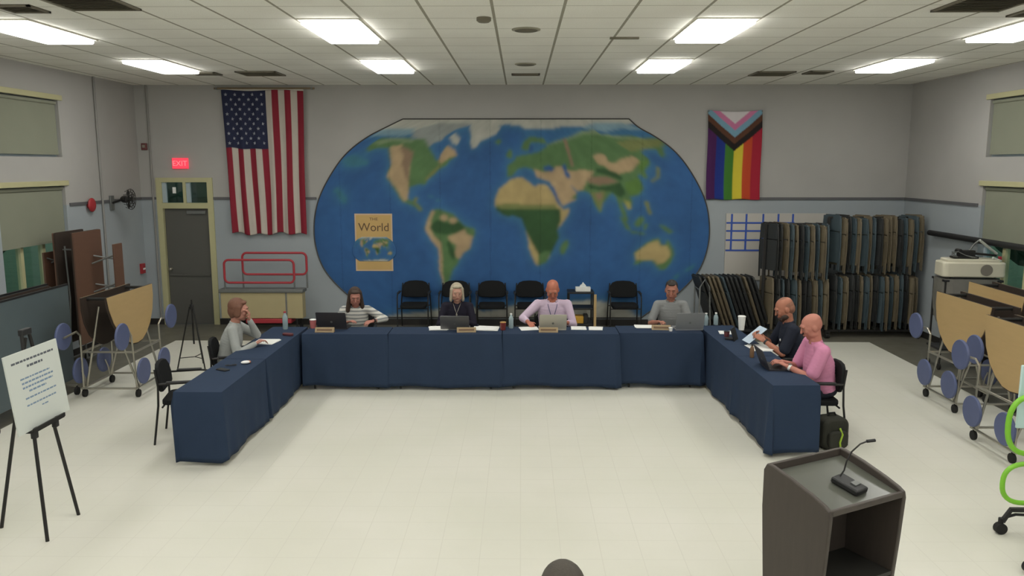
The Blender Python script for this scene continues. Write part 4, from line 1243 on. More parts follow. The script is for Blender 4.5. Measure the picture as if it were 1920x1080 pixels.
# ------------------------------------------------------------------ rolling easel with green loops (right edge)
M_green = mat('lime green tube', rgb(128, 196, 52), .4, noise=.05, nscale=6)
t = thing('rolling_easel', 'rolling white board easel with lime green tubular loops at the right edge', 'rolling easel', (4.13, 5.95, 0), 0)
def loop(x, z, rx, rz, y):
    return [(x + rx * math.copysign(abs(math.cos(a)) ** .8, math.cos(a)), y, z + rz * math.copysign(abs(math.sin(a)) ** .8, math.sin(a))) for a in [i * PI / 16 for i in range(32)]]
MB().tube(loop(-.20, .93, .19, .23, 0), .021, n=10, closed=True).build('upper_loop', M_green, t)
MB().tube(loop(-.20, .46, .19, .16, 0), .019, n=10, closed=True).build('lower_loop', M_green, t)
MB().box((.02, .05, 1.14), (.64, .02, .50)).build('board_panel', mat('pale aqua board', rgb(196, 224, 222), .35, noise=.02), t, bevel=.006)
MB().cyl((.0, .0, .14), (.0, .0, 1.3), .022).cyl((.4, .0, .14), (.4, .0, 1.3), .022).build('post', M_black_metal, t)
MB().tube([(-.30, .10, .10), (-.24, .10, .20), (.0, .05, .22), (.5, .05, .22)], .022).tube([(-.30, .10, .13), (-.2, .1, .16), (.5, .05, .15)], .012).build('base_arm', M_black_metal, t)
MB().tube([(-.46, -.52, .10), (-.38, -.48, .17), (.0, .0, .20)], .022).build('base_arm', M_black_metal, t)
for x, y in ((-.31, .10), (-.47, -.53)):
    MB().cyl((x, y - .025, .045), (x, y + .025, .045), .045, n=20).cyl((x, y, .04), (x, y, .13), .02).build('caster', M_rubber, t)
MB().cyl((-.12, .0, .42), (-.06, .0, .42), .02).build('knob', M_black_plastic, t)

# ------------------------------------------------------------------ projector on a tall cart with a grey dust cover, right side
t = thing('projector_cart', 'tall dark cart under a crumpled grey cover by the right wall', 'cart', (6.38, 11.40, 0), R(-4))
MB().box((.0, 0, 1.29), (.80, .42, .03)).build('shelf', M_black_plastic, t, bevel=.004)
MB().box((.0, 0, .30), (.80, .42, .03)).build('shelf', M_black_plastic, t, bevel=.004)
for x in (-.37, .37):
    for y in (-.18, .18):
        MB().cyl((x, y, .08), (x, y, 1.29), .014).build('leg', M_black_metal, t)
        MB().cyl((x - .014, y, .045), (x + .014, y, .045), .045, n=18).cyl((x, y, .04), (x, y, .1), .01).build('caster', M_rubber, t)
cv = MB()
rs = random.Random(5)
rings = []
nn = 48
for r in range(9):
    f = r / 8
    ring = []
    for k in range(nn):
        a = 2 * PI * k / nn
        cx, cy = math.copysign(abs(math.cos(a)) ** .5, math.cos(a)), math.copysign(abs(math.sin(a)) ** .5, math.sin(a))
        am = 1.0 + f * (.05 + .05 * math.sin(a * 7 + f * 4) + .03 * math.sin(a * 13 - f * 3))
        ring.append(cv.bm.verts.new((-.01 + .40 * cx * (am - f * .03) * (1 - .10 * f), .24 * cy * am, 1.445 - .62 * f + .05 * math.sin(a * 3) * f)))
    rings.append(ring)
for A, B in zip(rings, rings[1:]):
    for k in range(nn):
        cv.bm.faces.new((A[k], A[(k + 1) % nn], B[(k + 1) % nn], B[k]))
cv.bm.faces.new(rings[0][::-1])
o = cv.build('dust_cover', mat('grey plastic cover', rgb(112, 110, 104), .45, noise=.2, nscale=8, bump=.6, bscale=14))
o.location = (6.38, 11.40, -.13); o.rotation_euler = (0, 0, R(-4))
tag(o, 'crumpled grey plastic cover draped over the tall cart below the projector', 'dust cover')
M_proj = mat('projector white', rgb(205, 200, 180), .4, noise=.03, nscale=6)
t = thing('projector', 'white video projector with a round fan grille on the tall covered cart', 'projector', (6.38, 11.36, 1.318), R(-6))
MB().prism(rr_outline(.84, .36, .07, n=5), .21, Matrix.Translation((0, 0, .13))).build('housing', M_proj, t, bevel=.018)
MB().prism(rr_outline(.72, .30, .06, n=5), .05, Matrix.Translation((-.0, .01, .25))).build('top_cover', M_proj, t, bevel=.01)
MB().cyl((.15, -.180, .13), (.15, -.188, .13), .080, n=28).build('fan_grille', mat('grille grey', rgb(120, 114, 104), .6, noise=.1, nscale=80), t)
for x in (-.28, .28):
    for y in (-.1, .1):
        MB().cyl((x, y, 0), (x, y, .026), .02).build('foot', M_black_plastic, t)
t = thing('projector_bracket', 'black jointed bracket with cables and pale metal poles on top of the projector', 'bracket', (6.30, 11.38, 1.596), R(-6))
MB().box((0, 0, .015), (.34, .14, .03)).build('plate', M_black_metal, t, bevel=.006)
MB().box((.02, 0, .07), (.22, .10, .09)).cyl((-.08, -.06, .10), (-.08, .06, .10), .035).build('joint', M_black_metal, t, bevel=.01)
MB().box((.28, 0, .055), (.30, .05, .03), Matrix.Rotation(R(5), 3, 'Y')).build('arm', M_black_metal, t, bevel=.006)
for k in range(3):
    MB().tube([(-.16 + .02 * k, -.07, .02), (-.21, -.09, .06 + .02 * k), (-.12, -.085, .10), (-.02, -.08, .05), (.08 + .03 * k, -.09, .015)], .006).build('cable', M_grey_metal, t)
MB().cyl((.18, -.02, .26), (.46, .06, .06), .018).build('pole', mat('pale pole', rgb(205, 208, 200), .35, metal=.2, noise=.03), t)
MB().cyl((.34, -.10, .02), (.47, -.06, -.03), .016).build('pole', MATS['pale pole'], t)
MB().cyl((.18, -.02, .26), (.12, .0, .20), .012).build('pole_extension', M_grey_metal, t)
MB().box((.48, .0, .0), (.04, .04, .06)).build('red_clip', M_red_metal, t, bevel=.006)
MB().cyl((.12, .0, .20), (.06, .0, .10), .012).build('pole_stub', M_grey_metal, t)
tag(MB().cyl((6.76, 9.6, 1.80), (6.76, 13.3, 1.80), .045).build('screen_case', M_black_plastic), 'long black tube-shaped screen case on the right wall below the roller shade', 'projection screen')
for y in (9.7, 12.8):
    pass

# ------------------------------------------------------------------ things on the tables
TZ = .7465
def laptop(label, x, y, rz, w, lid_m, open_deg=108, d=.22):
    t = thing('laptop', label, 'laptop', (x, y, TZ), rz, 'open laptops on the navy tables')
    MB().prism(rr_outline(w, d, .012, n=3), .016, Matrix.Translation((0, 0, .008))).build('keyboard_base', lid_m, t)
    MB().prism(rr_outline(w - .04, d * .5, .004, n=2, cy=.03), .002, Matrix.Translation((0, 0, .017))).build('keyboard', M_black_plastic, t)
    Ml_ = Matrix.Translation((0, d / 2 - .004, .014)) @ Matrix.Rotation(R(open_deg - 90) * -1, 4, 'X') @ XZ()
    MB().prism(rr_outline(w, d * .98, .012, n=3, cy=d * .49), .007, Ml_).build('lid', lid_m, t)
    MB().prism(rr_outline(w - .02, d * .9, .004, n=2, cy=d * .49), .001, Ml_ @ Matrix.Translation((0, 0, .0042))).build('screen', mat('dark screen', rgb(40, 46, 56), .2, noise=.03), t)
    MB().prism(rr_outline(.03, .03, .014, n=4, cy=d * .40), .001, Ml_ @ Matrix.Translation((0, 0, -.0042))).build('lid_emblem', M_grey_metal, t)
    return t
M_lt_dark = mat('dark laptop', rgb(52, 50, 54), .45, noise=.05)
M_lt_gun = mat('gunmetal laptop', rgb(108, 108, 108), .4, metal=.3, noise=.05)
M_lt_silver = mat('silver laptop', rgb(190, 186, 172), .4, metal=.2, noise=.03)
M_lt_grey = mat('grey laptop', rgb(138, 140, 142), .4, metal=.3, noise=.03)
laptop('open black laptop before the woman in the striped shirt', -2.50, 10.52, PI - .05, .40, M_lt_dark, d=.24)
laptop('open gunmetal laptop before the grey-haired woman', -.87, 10.48, PI, .38, M_lt_gun, 118, .22)
laptop('open silver laptop before the man in the pale pink shirt', .42, 10.48, PI + .03, .36, M_lt_silver)
laptop('open grey laptop before the man in the grey shirt', 2.22, 10.50, PI + .05, .37, M_lt_grey, 105, .24)
laptop('thin dark laptop open before the bald man in pink', 2.74, 8.44, R(90) , .34, M_lt_dark, 112)

M_plate = mat('wood name plate', rgb(160, 138, 104), .5, noise=.12, nscale=10, stretch=(1, 8, 8))
M_plate_d = mat('name plate inlay', rgb(110, 84, 60), .6, noise=.1, nscale=40)
def name_plate(label, x, y, rz, w=.25):
    t = thing('name_plate', label, 'name plate', (x, y, TZ), rz, 'name plates on the tables')
    MB().prism([(-.035, 0), (.035, 0), (.012, .062), (-.002, .062)], w, YZ()).build('wedge', M_plate, t, bevel=.003)
    MB().box((0, -.0205, .034), (w - .05, .003, .024), Matrix.Rotation(R(-28), 3, 'X')).build('inlay', M_plate_d, t)
name_plate('small wooden name plate in front of the black laptop', -2.56, 10.22, .0)
name_plate('small wooden name plate right of the gunmetal laptop', -.71, 10.24, .05)
name_plate('small wooden name plate in front of the silver laptop', .36, 10.25, 0)
name_plate('small wooden name plate left of the grey laptop, turned towards the room', 1.86, 10.42, -.1)

def papers(label, x, y, rz, w, d, n=3, spread=.02, z=TZ):
    t = thing('paper_stack', label, 'papers', (x, y, z), rz, 'white papers on the tables')
    rs = random.Random(int(x * 100))
    for k in range(n):
        MB().box((rs.uniform(-spread, spread), rs.uniform(-spread, spread), .002 + .0028 * k), (w, d, .0025), Matrix.Rotation(rs.uniform(-.12, .12), 3, 'Z')).build('sheet', M_white_paper, t, smooth=False)
    return t
papers('white papers left of the gunmetal laptop', -1.09, 10.46, .05, .24, .26, 4)
papers('spread white papers right of the gunmetal laptop', -.46, 10.45, -.1, .28, .24, 4, .035)
papers('pale paper under the writing hand of the man in the pale pink shirt', .11, 10.46, .1, .24, .22, 2)
papers('open white booklet pages right of the silver laptop, left page', .77, 10.50, 0, .20, .22, 2, .005)
papers('open white booklet pages right of the silver laptop, right page', 1.00, 10.48, -.12, .18, .22, 2, .005)
papers('white papers left of the wooden name plate of the man in the grey shirt', 1.70, 10.60, .05, .30, .18, 3)
papers('white paper at the left elbow of the woman in the grey sweater', -3.14, 9.62, R(88), .26, .26, 3, .01)
papers('white paper pile on the right arm before the bearded man', 2.84, 9.35, R(92), .30, .22, 4)
papers('white papers by the corner of the right arm', 2.66, 10.22, R(80), .20, .16, 3)

def bottle(label, x, y, m_body, m_cap, h=.20, r=.032):
    t = thing('bottle', label, 'bottle', (x, y, TZ), 0)
    MB().lathe([(r * .9, 0), (r, .01), (r, h * .62), (r * .85, h * .74), (r * .42, h * .86), (r * .42, h * .92)]).build('body', m_body, t)
    MB().cyl((0, 0, h * .92), (0, 0, h), r * .5).build('cap', m_cap, t)
    return t
M_clear = mat('clear plastic', rgb(150, 168, 172), .15, noise=.03, spec=.6)
M_redp = mat('red plastic', rgb(158, 52, 60), .5, noise=.05)
bottle('clear drink bottle with a red top on the left table arm', -3.13, 10.40, M_clear, M_redp, .24, .035)
bottle('clear water bottle left of the man in the pale pink shirt', -.13, 10.50, M_clear, M_white_paper, .20)
bottle('clear water bottle right of the grey laptop', 2.52, 10.72, M_clear, M_white_paper, .17)
bottle('clear water bottle nearest the right corner of the tables', 2.66, 10.75, M_clear, M_white_paper, .17)
bottle('small brown bottle by the dark laptop on the right arm', 2.62, 8.88, mat('brown bottle', rgb(120, 92, 66), .4, noise=.05), M_black_plastic, .15, .025)
def cup(label, x, y, m_body, m_lid, h, r0, r1):
    t = thing('cup', label, 'cup', (x, y, TZ), 0)
    MB().lathe([(r0, 0), (r1, h * .93)]).build('body', m_body, t)
    MB().lathe([(r1 * 1.06, h * .92), (r1 * 1.06, h * .97), (r1 * .85, h)]).build('lid', m_lid, t)
    return t
cup('pinkish red cup left of the black laptop', -2.78, 10.48, mat('pink cup', rgb(190, 110, 108), .5, noise=.05), M_white_paper, .12, .035, .045)
cup('dark red mug with a gold lid right of the grey-haired woman', -.235, 10.38, mat('dark red mug', rgb(112, 42, 40), .4, noise=.05), mat('gold lid', rgb(190, 150, 90), .4, noise=.05), .11, .034, .04)
cup('tall white paper cup on the right table arm', 2.92, 10.42, M_white_paper, M_white_paper, .19, .035, .05)
cup('small white cup between the name plate and the grey laptop', 1.97, 10.33, M_white_paper, M_white_paper, .05, .022, .028)
cup('dark red cup at the corner behind the black tablet on the right arm', 2.62, 10.0, mat('maroon cup', rgb(110, 60, 62), .4, noise=.05), M_black_plastic, .07, .03, .036)
t = thing('desk_sign', 'small black standing tablet on the right table arm', 'tablet', (2.66, 9.80, TZ), R(60))
MB().box((0, 0, .075), (.18, .012, .16), Matrix.Rotation(R(-18), 3, 'X')).build('tablet', M_black_plastic, t, bevel=.004)
MB().box((0, .05, .012), (.10, .10, .02)).build('stand', M_black_plastic, t, bevel=.004)
t = thing('eyeglasses', 'folded dark eyeglasses on the left table arm', 'eyeglasses', (-3.13, 8.38, TZ + .004), R(20))
g = MB()
for s in (-1, 1):
    g.tube([(s * .034 + .026 * math.cos(a), .02 * math.sin(a), .018 + .0 * a) for a in [i * PI / 8 for i in range(16)]], .003, n=6, closed=True)
g.tube([(-.01, 0, .018), (.01, 0, .018)], .003, n=6)
g.build('frame', M_black_plastic, t)
MB().tube([(-.06, 0, .018), (-.05, .05, .002), (.05, .06, .002)], .003, n=6).build('temple', M_black_plastic, t)
MB().tube([(.06, 0, .018), (.05, .04, .002), (-.05, .045, .002)], .003, n=6).build('temple', M_black_plastic, t)
t = thing('phone', 'black phone lying on the left table arm next to the eyeglasses', 'phone', (-3.17, 8.25, TZ), R(60))
MB().prism(rr_outline(.075, .15, .012, n=3), .009, Matrix.Translation((0, 0, .005))).build('body', M_black_plastic, t)
MB().prism(rr_outline(.067, .138, .008, n=3), .001, Matrix.Translation((0, 0, .0100))).build('screen', MATS['dark screen'], t)
t = thing('snack_packet', 'small crumpled white and orange packet on the left table arm', 'packet', (-3.02, 8.52, TZ), R(30))
MB().ell((0, 0, .018), (.05, .03, .018)).build('wrapper', M_white_paper, t)
MB().ell((.035, .01, .016), (.026, .026, .016)).build('wrapper_end', mat('orange wrapper', rgb(170, 110, 80), .5, noise=.1), t)
t = thing('eyeglass_case', 'small dark red case on the left table arm near the corner', 'case', (-2.98, 10.0, TZ), R(70))
MB().prism(rr_outline(.06, .15, .025, n=4), .03, Matrix.Translation((0, 0, .016))).build('case_body', mat('maroon case', rgb(96, 46, 50), .5, noise=.06), t, bevel=.006)
MB().box((.033, 0, .016), (.006, .02, .012)).build('clasp', M_grey_metal, t)

# bag on the floor under the pink man's chair
t = thing('backpack', 'dark backpack with a lime green strap on the floor beside the right table end', 'bag', (3.22, 8.02, 0), R(15))
MB().prism(rr_outline(.30, .34, .09, n=5, cy=.17), .20, XZ()).build('body', mat('dark bag fabric', rgb(44, 44, 36), .85, noise=.15, nscale=14, bump=.3), t, bevel=.03)
MB().prism(rr_outline(.22, .18, .05, n=4, cy=.12), .05, XZ((0, -.12, 0))).build('pocket', MATS['dark bag fabric'], t, bevel=.012)
MB().tube([(.02, -.150, .02), (.0, -.155, .10), (.03, -.150, .18), (.02, -.115, .24)], .010).build('strap', mat('lime strap', rgb(150, 180, 50), .6, noise=.05), t)
MB().tube([(-.05, 0, .33), (-.03, 0, .37), (.03, 0, .37), (.05, 0, .33)], .010).build('handle', M_black_pad, t)

# ------------------------------------------------------------------ people
class Sculpt(MB):
    """rounded pieces that a voxel remesh fuses into one continuous skin"""
    def cap(self, a, b, ra, rb):
        a, b = Vector(a), Vector(b)
        L = (b - a).length
        n = max(2, int(L / (min(ra, rb) * .45)))
        n = min(n, 26)
        for i in range(n + 1):
            f = i / n
            r = ra + (rb - ra) * f
            c = a.lerp(b, f)
            bmesh.ops.create_icosphere(self.bm, subdivisions=2, radius=r, matrix=Matrix.Translation(c))
        return self

    def blob(self, c, rad, M=None):
        Mx = Matrix.Translation(Vector(c)) @ Matrix.Diagonal((rad[0], rad[1], rad[2], 1))
        if M is not None:
            Mx = M @ Mx
        bmesh.ops.create_icosphere(self.bm, subdivisions=3, radius=1.0, matrix=Mx)
        return self

    def fuse(self, name, m, parent=None, voxel=.008, smooth=4, loc=None, rz=None, cut=None):
        me = bpy.data.meshes.new(name)
        self.bm.to_mesh(me)
        self.bm.free()
        ob = bpy.data.objects.new(name, me)
        col.objects.link(ob)
        r = ob.modifiers.new('r', 'REMESH'); r.mode = 'VOXEL'; r.voxel_size = voxel; r.use_smooth_shade = True
        s = ob.modifiers.new('s', 'SMOOTH'); s.iterations = smooth; s.factor = .5
        dg = bpy.context.evaluated_depsgraph_get()
        new = bpy.data.meshes.new_from_object(ob.evaluated_get(dg))
        ob.modifiers.clear()
        ob.data = new
        bpy.data.meshes.remove(me)
        new.materials.clear()
        new.materials.append(m)
        new.shade_smooth()
        if parent is not None:
            ob.parent = parent
        if loc is not None:
            ob.location = loc
        if rz is not None:
            ob.rotation_euler = (0, 0, rz)
        return ob

def elbow(S, T, a, b, pole):
    d = T - S
    L = min(d.length, a + b - .004)
    d.normalize()
    T2 = S + d * L
    x = (a * a - b * b + L * L) / (2 * L)
    h_ = math.sqrt(max(0, a * a - x * x))
    p = (pole - d * pole.dot(d)).normalized()
    return S + d * x + p * h_, T2

M_eye = mat('eye white', rgb(140, 124, 114), .4, noise=.02)
M_iris = mat('eye iris', rgb(60, 44, 34), .3, noise=.05)
M_lip = mat('lips', rgb(148, 88, 80), .5, noise=.05)

def person(label, loc, rz, skin, shirt_m, pants_m, hair, hair_m, lean=8, head_pitch=10, head_yaw=0, head_roll=0, hands=((-.2, .38, .78), (.2, .38, .78)),
           sleeve='short', k=1.0, belly=0.0, palm=((0, 0, -1), (0, 0, -1)), curl=.5, poles=((-.6, -.5, -.9), (.6, -.5, -.9)), shirt_name='shirt', seat_h=.46, wide=1.0, extra=None,
           hand_dir=(None, None)):
    H = Vector((0, 0, seat_h + .09))
    th = R(lean)
    d = Vector((0, math.sin(th), math.cos(th)))
    f_ = Vector((0, math.cos(th), -math.sin(th)))
    N = H + d * .49 * k
    hd = (d * .75 + Vector((0, .25, .95))).normalized()
    HC = N + hd * .152 * k + Vector((0, .012, 0))
    Mh = Matrix.Translation(HC) @ Matrix.Rotation(R(head_yaw), 4, 'Z') @ Matrix.Rotation(R(head_roll), 4, 'Y') @ Matrix.Rotation(R(-head_pitch), 4, 'X') @ Matrix.Scale(k * 1.09, 4)
    b = Sculpt()
    # head
    b.blob((0, -.012, .022), (.076, .095, .094), Mh).blob((0, -.018, .050), (.073, .088, .066), Mh)
    b.blob((0, .017, -.040), (.064, .068, .076), Mh)
    b.blob((0, .026, -.002), (.069, .064, .056), Mh)
    b.blob((0, .052, -.090), (.028, .026, .022), Mh)
    b.blob((0, .074, .032), (.052, .018, .018), Mh)
    for s in (-1, 1):
        b.blob((s * .036, .060, -.022), (.024, .024, .026), Mh)
        b.blob((s * .076, -.006, -.010), (.010, .020, .032), Mh)
        b.blob((s * .046, .010, -.064), (.021, .044, .030), Mh)
    for i in range(6):
        f = i / 5
        b.blob((0, .084 + .022 * f, .016 - .040 * f), (.009 + .006 * f, .011, .011), Mh)
    b.blob((0, .082, -.056), (.024, .012, .012), Mh)
    b.cap(N - d * .05, HC + hd * -.05 + Vector((0, -.022, 0)), .060 * k * wide, .055 * k * wide)
    # trunk
    def trunk(mb, g, base=0.0):
        for i in range(15):
            f = i / 14
            if f < base:
                continue
            rx = np.interp(f, [0, .25, .6, .85, 1], [.165, .148, .165, .165, .10]) * wide * k + g
            ry = np.interp(f, [0, .25, .6, .85, 1], [.120, .108 + belly * .8, .118 + belly * .35, .095, .07]) * k + g
            c = H + d * (.44 * k * f) + f_ * (belly * .5 * math.exp(-((f - .25) / .22) ** 2))
            M = Matrix.Translation(c) @ Matrix.Rotation(-th, 4, 'X')
            mb.blob((0, 0, 0), (rx, ry, .055), M)
    trunk(b, -.006)
    sh = []
    for i, s in enumerate((-1, 1)):
        S = H + d * .425 * k + Vector((s * .178 * k * wide, 0, 0))
        b.cap(N - d * .06 + Vector((s * .04, 0, 0)), S, .055 * k, .052 * k)
        T = Vector(hands[i])
        E, W = elbow(S, T, .29 * k, .255 * k, Vector(poles[i]))
        b.cap(S, E, .046 * k * wide, .037 * k)
        b.cap(E, E.lerp(W, .35), .038 * k, .040 * k)
        b.cap(E.lerp(W, .35), W, .038 * k, .025 * k)
        sh.append((S, E, W))
        # hand
        fd = Vector(hand_dir[i]).normalized() if hand_dir[i] else (W - E).normalized()
        n = Vector(palm[i])
        n = (n - fd * n.dot(fd)).normalized()
        sd = fd.cross(n) * (1 if True else -1)
        for j in range(4):
            kx = (j - 1.5) * .0205
            kn = W + fd * (.082 - .004 * abs(j - 1.4)) + sd * kx
            b.cap(W + fd * .012 + sd * kx * .7, kn, .0125, .0115)
            ln = (1.0, 1.08, 1.02, .82)[j if s > 0 else 3 - j]
            p = kn
            ang = .15
            for q, (sl, rr) in enumerate(((.040, .0088), (.026, .0078), (.020, .0070))):
                ang += curl * (.55, .8, .6)[q]
                p2 = p + (fd * math.cos(ang) + n * math.sin(ang)) * sl * ln + sd * kx * .06
                b.cap(p, p2, rr, rr * .92)
                p = p2
        inner = sd * (-1 if (sd.x * s) > 0 else 1)
        t0 = W + fd * .022 + inner * .026 + n * .004
        t1 = t0 + (fd * .60 + inner * .72 + n * .25).normalized() * .040
        t2 = t1 + (fd * .88 + inner * .30 + n * .30).normalized() * .030
        b.cap(t0, t1, .0125, .0105)
        b.cap(t1, t2, .0100, .0080)
    # legs
    legs = []
    for s in (-1, 1):
        A = H + Vector((s * .088 * wide, .02, -.015))
        Kn = Vector((s * .115, .43 * k, seat_h + .045))
        An = Vector((s * .115, .45 * k, .09))
        b.cap(A, Kn, .076 * k, .054 * k)
        b.cap(Kn, An, .050 * k, .036 * k)
        b.cap(An - Vector((0, .02, .04)), An + Vector((0, .14, -.055)), .034, .026)
        legs.append((A, Kn, An))
    body = b.fuse('person', skin, voxel=.0068, smooth=3, loc=loc, rz=rz)
    tag(body, label, 'person')
    # clothes
    g = .014
    sb = Sculpt()
    trunk(sb, g)
    for i, (S, E, W) in enumerate(sh):
        s = (-1, 1)[i]
        sb.cap(N - d * .056 + Vector((s * .045, -.005, 0)), S, .064 * k, .066 * k)
        if sleeve == 'short':
            sb.cap(S, S.lerp(E, .80), .066 * k * wide, .060 * k * wide)
        else:
            sb.cap(S, E, .064 * k * wide, .052 * k)
            sb.cap(E, E.lerp(W, .62 if sleeve == 'rolled' else .93), .052 * k, (.046 if sleeve == 'rolled' else .036) * k)
    so = sb.fuse(shirt_name, shirt_m, body, voxel=.010, smooth=3)
    cl = Sculpt()
    for a in range(20):
        an = a * 2 * PI / 20
        c0 = N - d * .012 + Vector((.068 * k * wide * math.cos(an), .062 * k * math.sin(an) * math.cos(th), -.062 * k * math.sin(an) * math.sin(th))) - (f_ * 0)
        if math.sin(an) > .93:
            continue
        cl.cap(c0 - d * .012, c0 + d * (.016 if sleeve != 'crew' else 0), .011, .009)
    cl.fuse('collar', shirt_m, body, voxel=.007, smooth=2)
    pb = Sculpt()
    M = Matrix.Translation(H + Vector((0, .0, -.01)))
    pb.blob((0, 0, 0), (.182 * wide, .142, .095), M)
    for A, Kn, An in legs:
        pb.cap(A, Kn, .090 * k, .068 * k)
        pb.cap(Kn, An + Vector((0, 0, .01)), .064 * k, .052 * k)
    pb.fuse('trousers', pants_m, body, voxel=.013, smooth=3)
    for A, Kn, An in legs:
        sb_ = Sculpt()
        sb_.cap(An + Vector((0, -.035, -.045)), An + Vector((0, .16, -.052)), .042, .034)
        sb_.blob((An.x, An.y + .06, .014), (.045, .14, .014))
        sb_.fuse('shoe', M_black_pad, body, voxel=.009, smooth=2)
    # face
    def hb(mb, name, m):
        bmesh.ops.transform(mb.bm, matrix=Mh, verts=mb.bm.verts)
        return mb.build(name, m, body)
    for s in (-1, 1):
        e = MB().ell((s * .030, .0815, .006), (.0110, .009, .0052))
        eye = hb(e, 'eye', M_eye)
        ir = MB().ell((s * .030, .0895, .006), (.0048, .0022, .0045))
        bmesh.ops.transform(ir.bm, matrix=Mh, verts=ir.bm.verts)
        ir.build('iris', M_iris, eye)
        hb(MB().tube([(s * .014, .093, .028), (s * .030, .092, .033), (s * .047, .082, .028)], .0035, n=6), 'eyebrow', hair_m)
    hb(MB().ell((0, .0935, -.052), (.021, .005, .0042)).ell((0, .0935, -.059), (.018, .005, .0045)), 'lips', M_lip)
    # hair
    hs = Sculpt()
    if hair in ('short', 'bob', 'long', 'fluffy'):
        gth = {'short': .0, 'bob': .006, 'long': .006, 'fluffy': .012}[hair]
        hs.blob((0, -.030, .044), (.080 + gth, .090 + gth * .6, .086 + gth), Mh)
        hs.blob((0, -.045, -.005), (.076 + gth, .068 + gth, .078 + gth), Mh)
        if hair != 'short':
            hs.blob((0, .040, .092), (.060, .034, .022), Mh)
        else:
            hs.blob((0, .046, .094), (.050, .028, .018), Mh)
    if hair == 'bob':
        for s in (-1, 1):
            for i in range(6):
                f = i / 5
                hs.blob((s * (.072 + .008 * f), .004 + .012 * f, .04 - .125 * f), (.022, .040, .04), Mh)
        hs.blob((0, -.052, -.045), (.080, .056, .075), Mh)
    if hair == 'fluffy':
        for s in (-1, 1):
            for i in range(4):
                f = i / 3
                hs.blob((s * (.076 + .004 * f), -.002, .04 - .075 * f), (.020, .040, .035), Mh)
        hs.blob((0, -.058, -.035), (.078, .050, .065), Mh)
    if hair == 'long':
        for s in (-1, 1):
            for i in range(9):
                f = i / 8
                hs.blob((s * (.070 + .028 * f), .006 + .02 * f - .02, .05 - .24 * f), (.024 + .012 * f, .042, .04), Mh)
        for i in range(6):
            f = i / 5
            hs.blob((0, -.055, .0 - .17 * f), (.085, .045, .06), Mh)
    if hair == 'crop':
        hs.blob((0, -.014, .032), (.083, .100, .094), Mh)
        hs.blob((0, -.034, -.010), (.080, .080, .080), Mh)
    if hair == 'stubble':
        hs.blob((0, -.020, .026), (.0755, .0885, .0935), Mh)
        hs.blob((0, -.045, -.01), (.070, .062, .070), Mh)
    if hair == 'fringe':
        hs.blob((0, -.038, -.006), (.0770, .0735, .044), Mh)
    if hair == 'bald':
        hs.bm.free()
    else:
        hs.fuse('hair', hair_m, body, voxel=.0065, smooth=2)
    if extra:
        extra(body, Mh, sh, N, H, d, f_, k)
    return body

def skin(name, c):
    return mat(name, c, .55, noise=.06, nscale=14, spec=.35)
def hairm(name, c):
    return mat(name, c, .6, noise=.25, nscale=30, bump=.5, bscale=90, stretch=(3, 3, .6))
def cloth(name, c, **kw):
    return mat(name, c, .85, noise=kw.get('noise', .06), nscale=8, bump=.25, bscale=26, spec=.2)
M_jeans = cloth('dark trousers', rgb(46, 48, 58))
M_khaki = cloth('khaki trousers', rgb(120, 108, 86))

def stripes_mat(name, c1, c2, period):
    m, nt, b, co = new_mat(name, .85, .2)
    w = nt.nodes.new('ShaderNodeTexWave'); w.bands_direction = 'Z'; w.inputs['Scale'].default_value = 1 / period / 3.14 * .5 * 2
    w.inputs['Distortion'].default_value = 1.2; w.inputs['Detail'].default_value = 1
    nt.links.new(co, w.inputs['Vector'])
    mr = nt.nodes.new('ShaderNodeMapRange'); mr.inputs['From Min'].default_value = .55; mr.inputs['From Max'].default_value = .75
    nt.links.new(w.outputs['Fac'], mr.inputs['Value'])
    nt.links.new(mixrgb(nt, mr.outputs['Result'], c1, c2), b.inputs['Base Color'])
    return m

# woman in grey sweater on the left arm, chin on hand, facing right
person('woman with short brown hair in a grey sweater, chin on her hand', (-3.56, 9.42, 0), R(-90 + 12), skin('skin rosy', rgb(178, 126, 110)), cloth('grey sweater', rgb(160, 163, 160)), M_khaki,
       'fluffy', hairm('brown hair', rgb(112, 74, 56)), lean=14, head_pitch=6, head_yaw=-6, hands=((.045, .285, 1.06), (.16, .36, .79)), sleeve='long', shirt_name='sweater',
       poles=((-.3, .9, -1.2), (.6, -.4, -.9)), palm=((0, -1, .1), (0, 0, -1)), curl=.75, hand_dir=((0, .05, 1), None), wide=1.02)
guest = lambda lab, x, y, rz: dup(base_chair, (x, y, 0), rz, lab, 'black chairs at the meeting tables')
guest('black chair under the woman in the grey sweater', -3.47, 9.44, R(-78))

# woman in striped shirt
def watch_dark(body, Mh, sh, N, H, d, f_, k):
    S, E, W = sh[0]
    c = W.lerp(E, .1); ax = (W - E).normalized()
    MB().cyl(c - ax * .011, c + ax * .011, .034, n=24).build('wristwatch', M_black_plastic, body)
person('woman with long dark brown hair in a white striped shirt', (-2.30, 11.02, 0), PI + .12, skin('skin warm', rgb(172, 118, 104)), stripes_mat('striped shirt', rgb(205, 203, 196), rgb(140, 142, 142), .05), M_jeans,
       'long', hairm('dark brown hair', rgb(62, 46, 36)), lean=20, head_pitch=18, head_yaw=8, hands=((-.24, .36, .80), (.10, .40, .80)), sleeve='rolled', k=.93, poles=((-1.2, -.1, -.5), (.9, -.3, -.6)), palm=((.3, 0, -1), (0, 0, -1)), extra=watch_dark)
guest('black chair under the woman in the striped shirt', -2.31, 10.93, PI + .12)

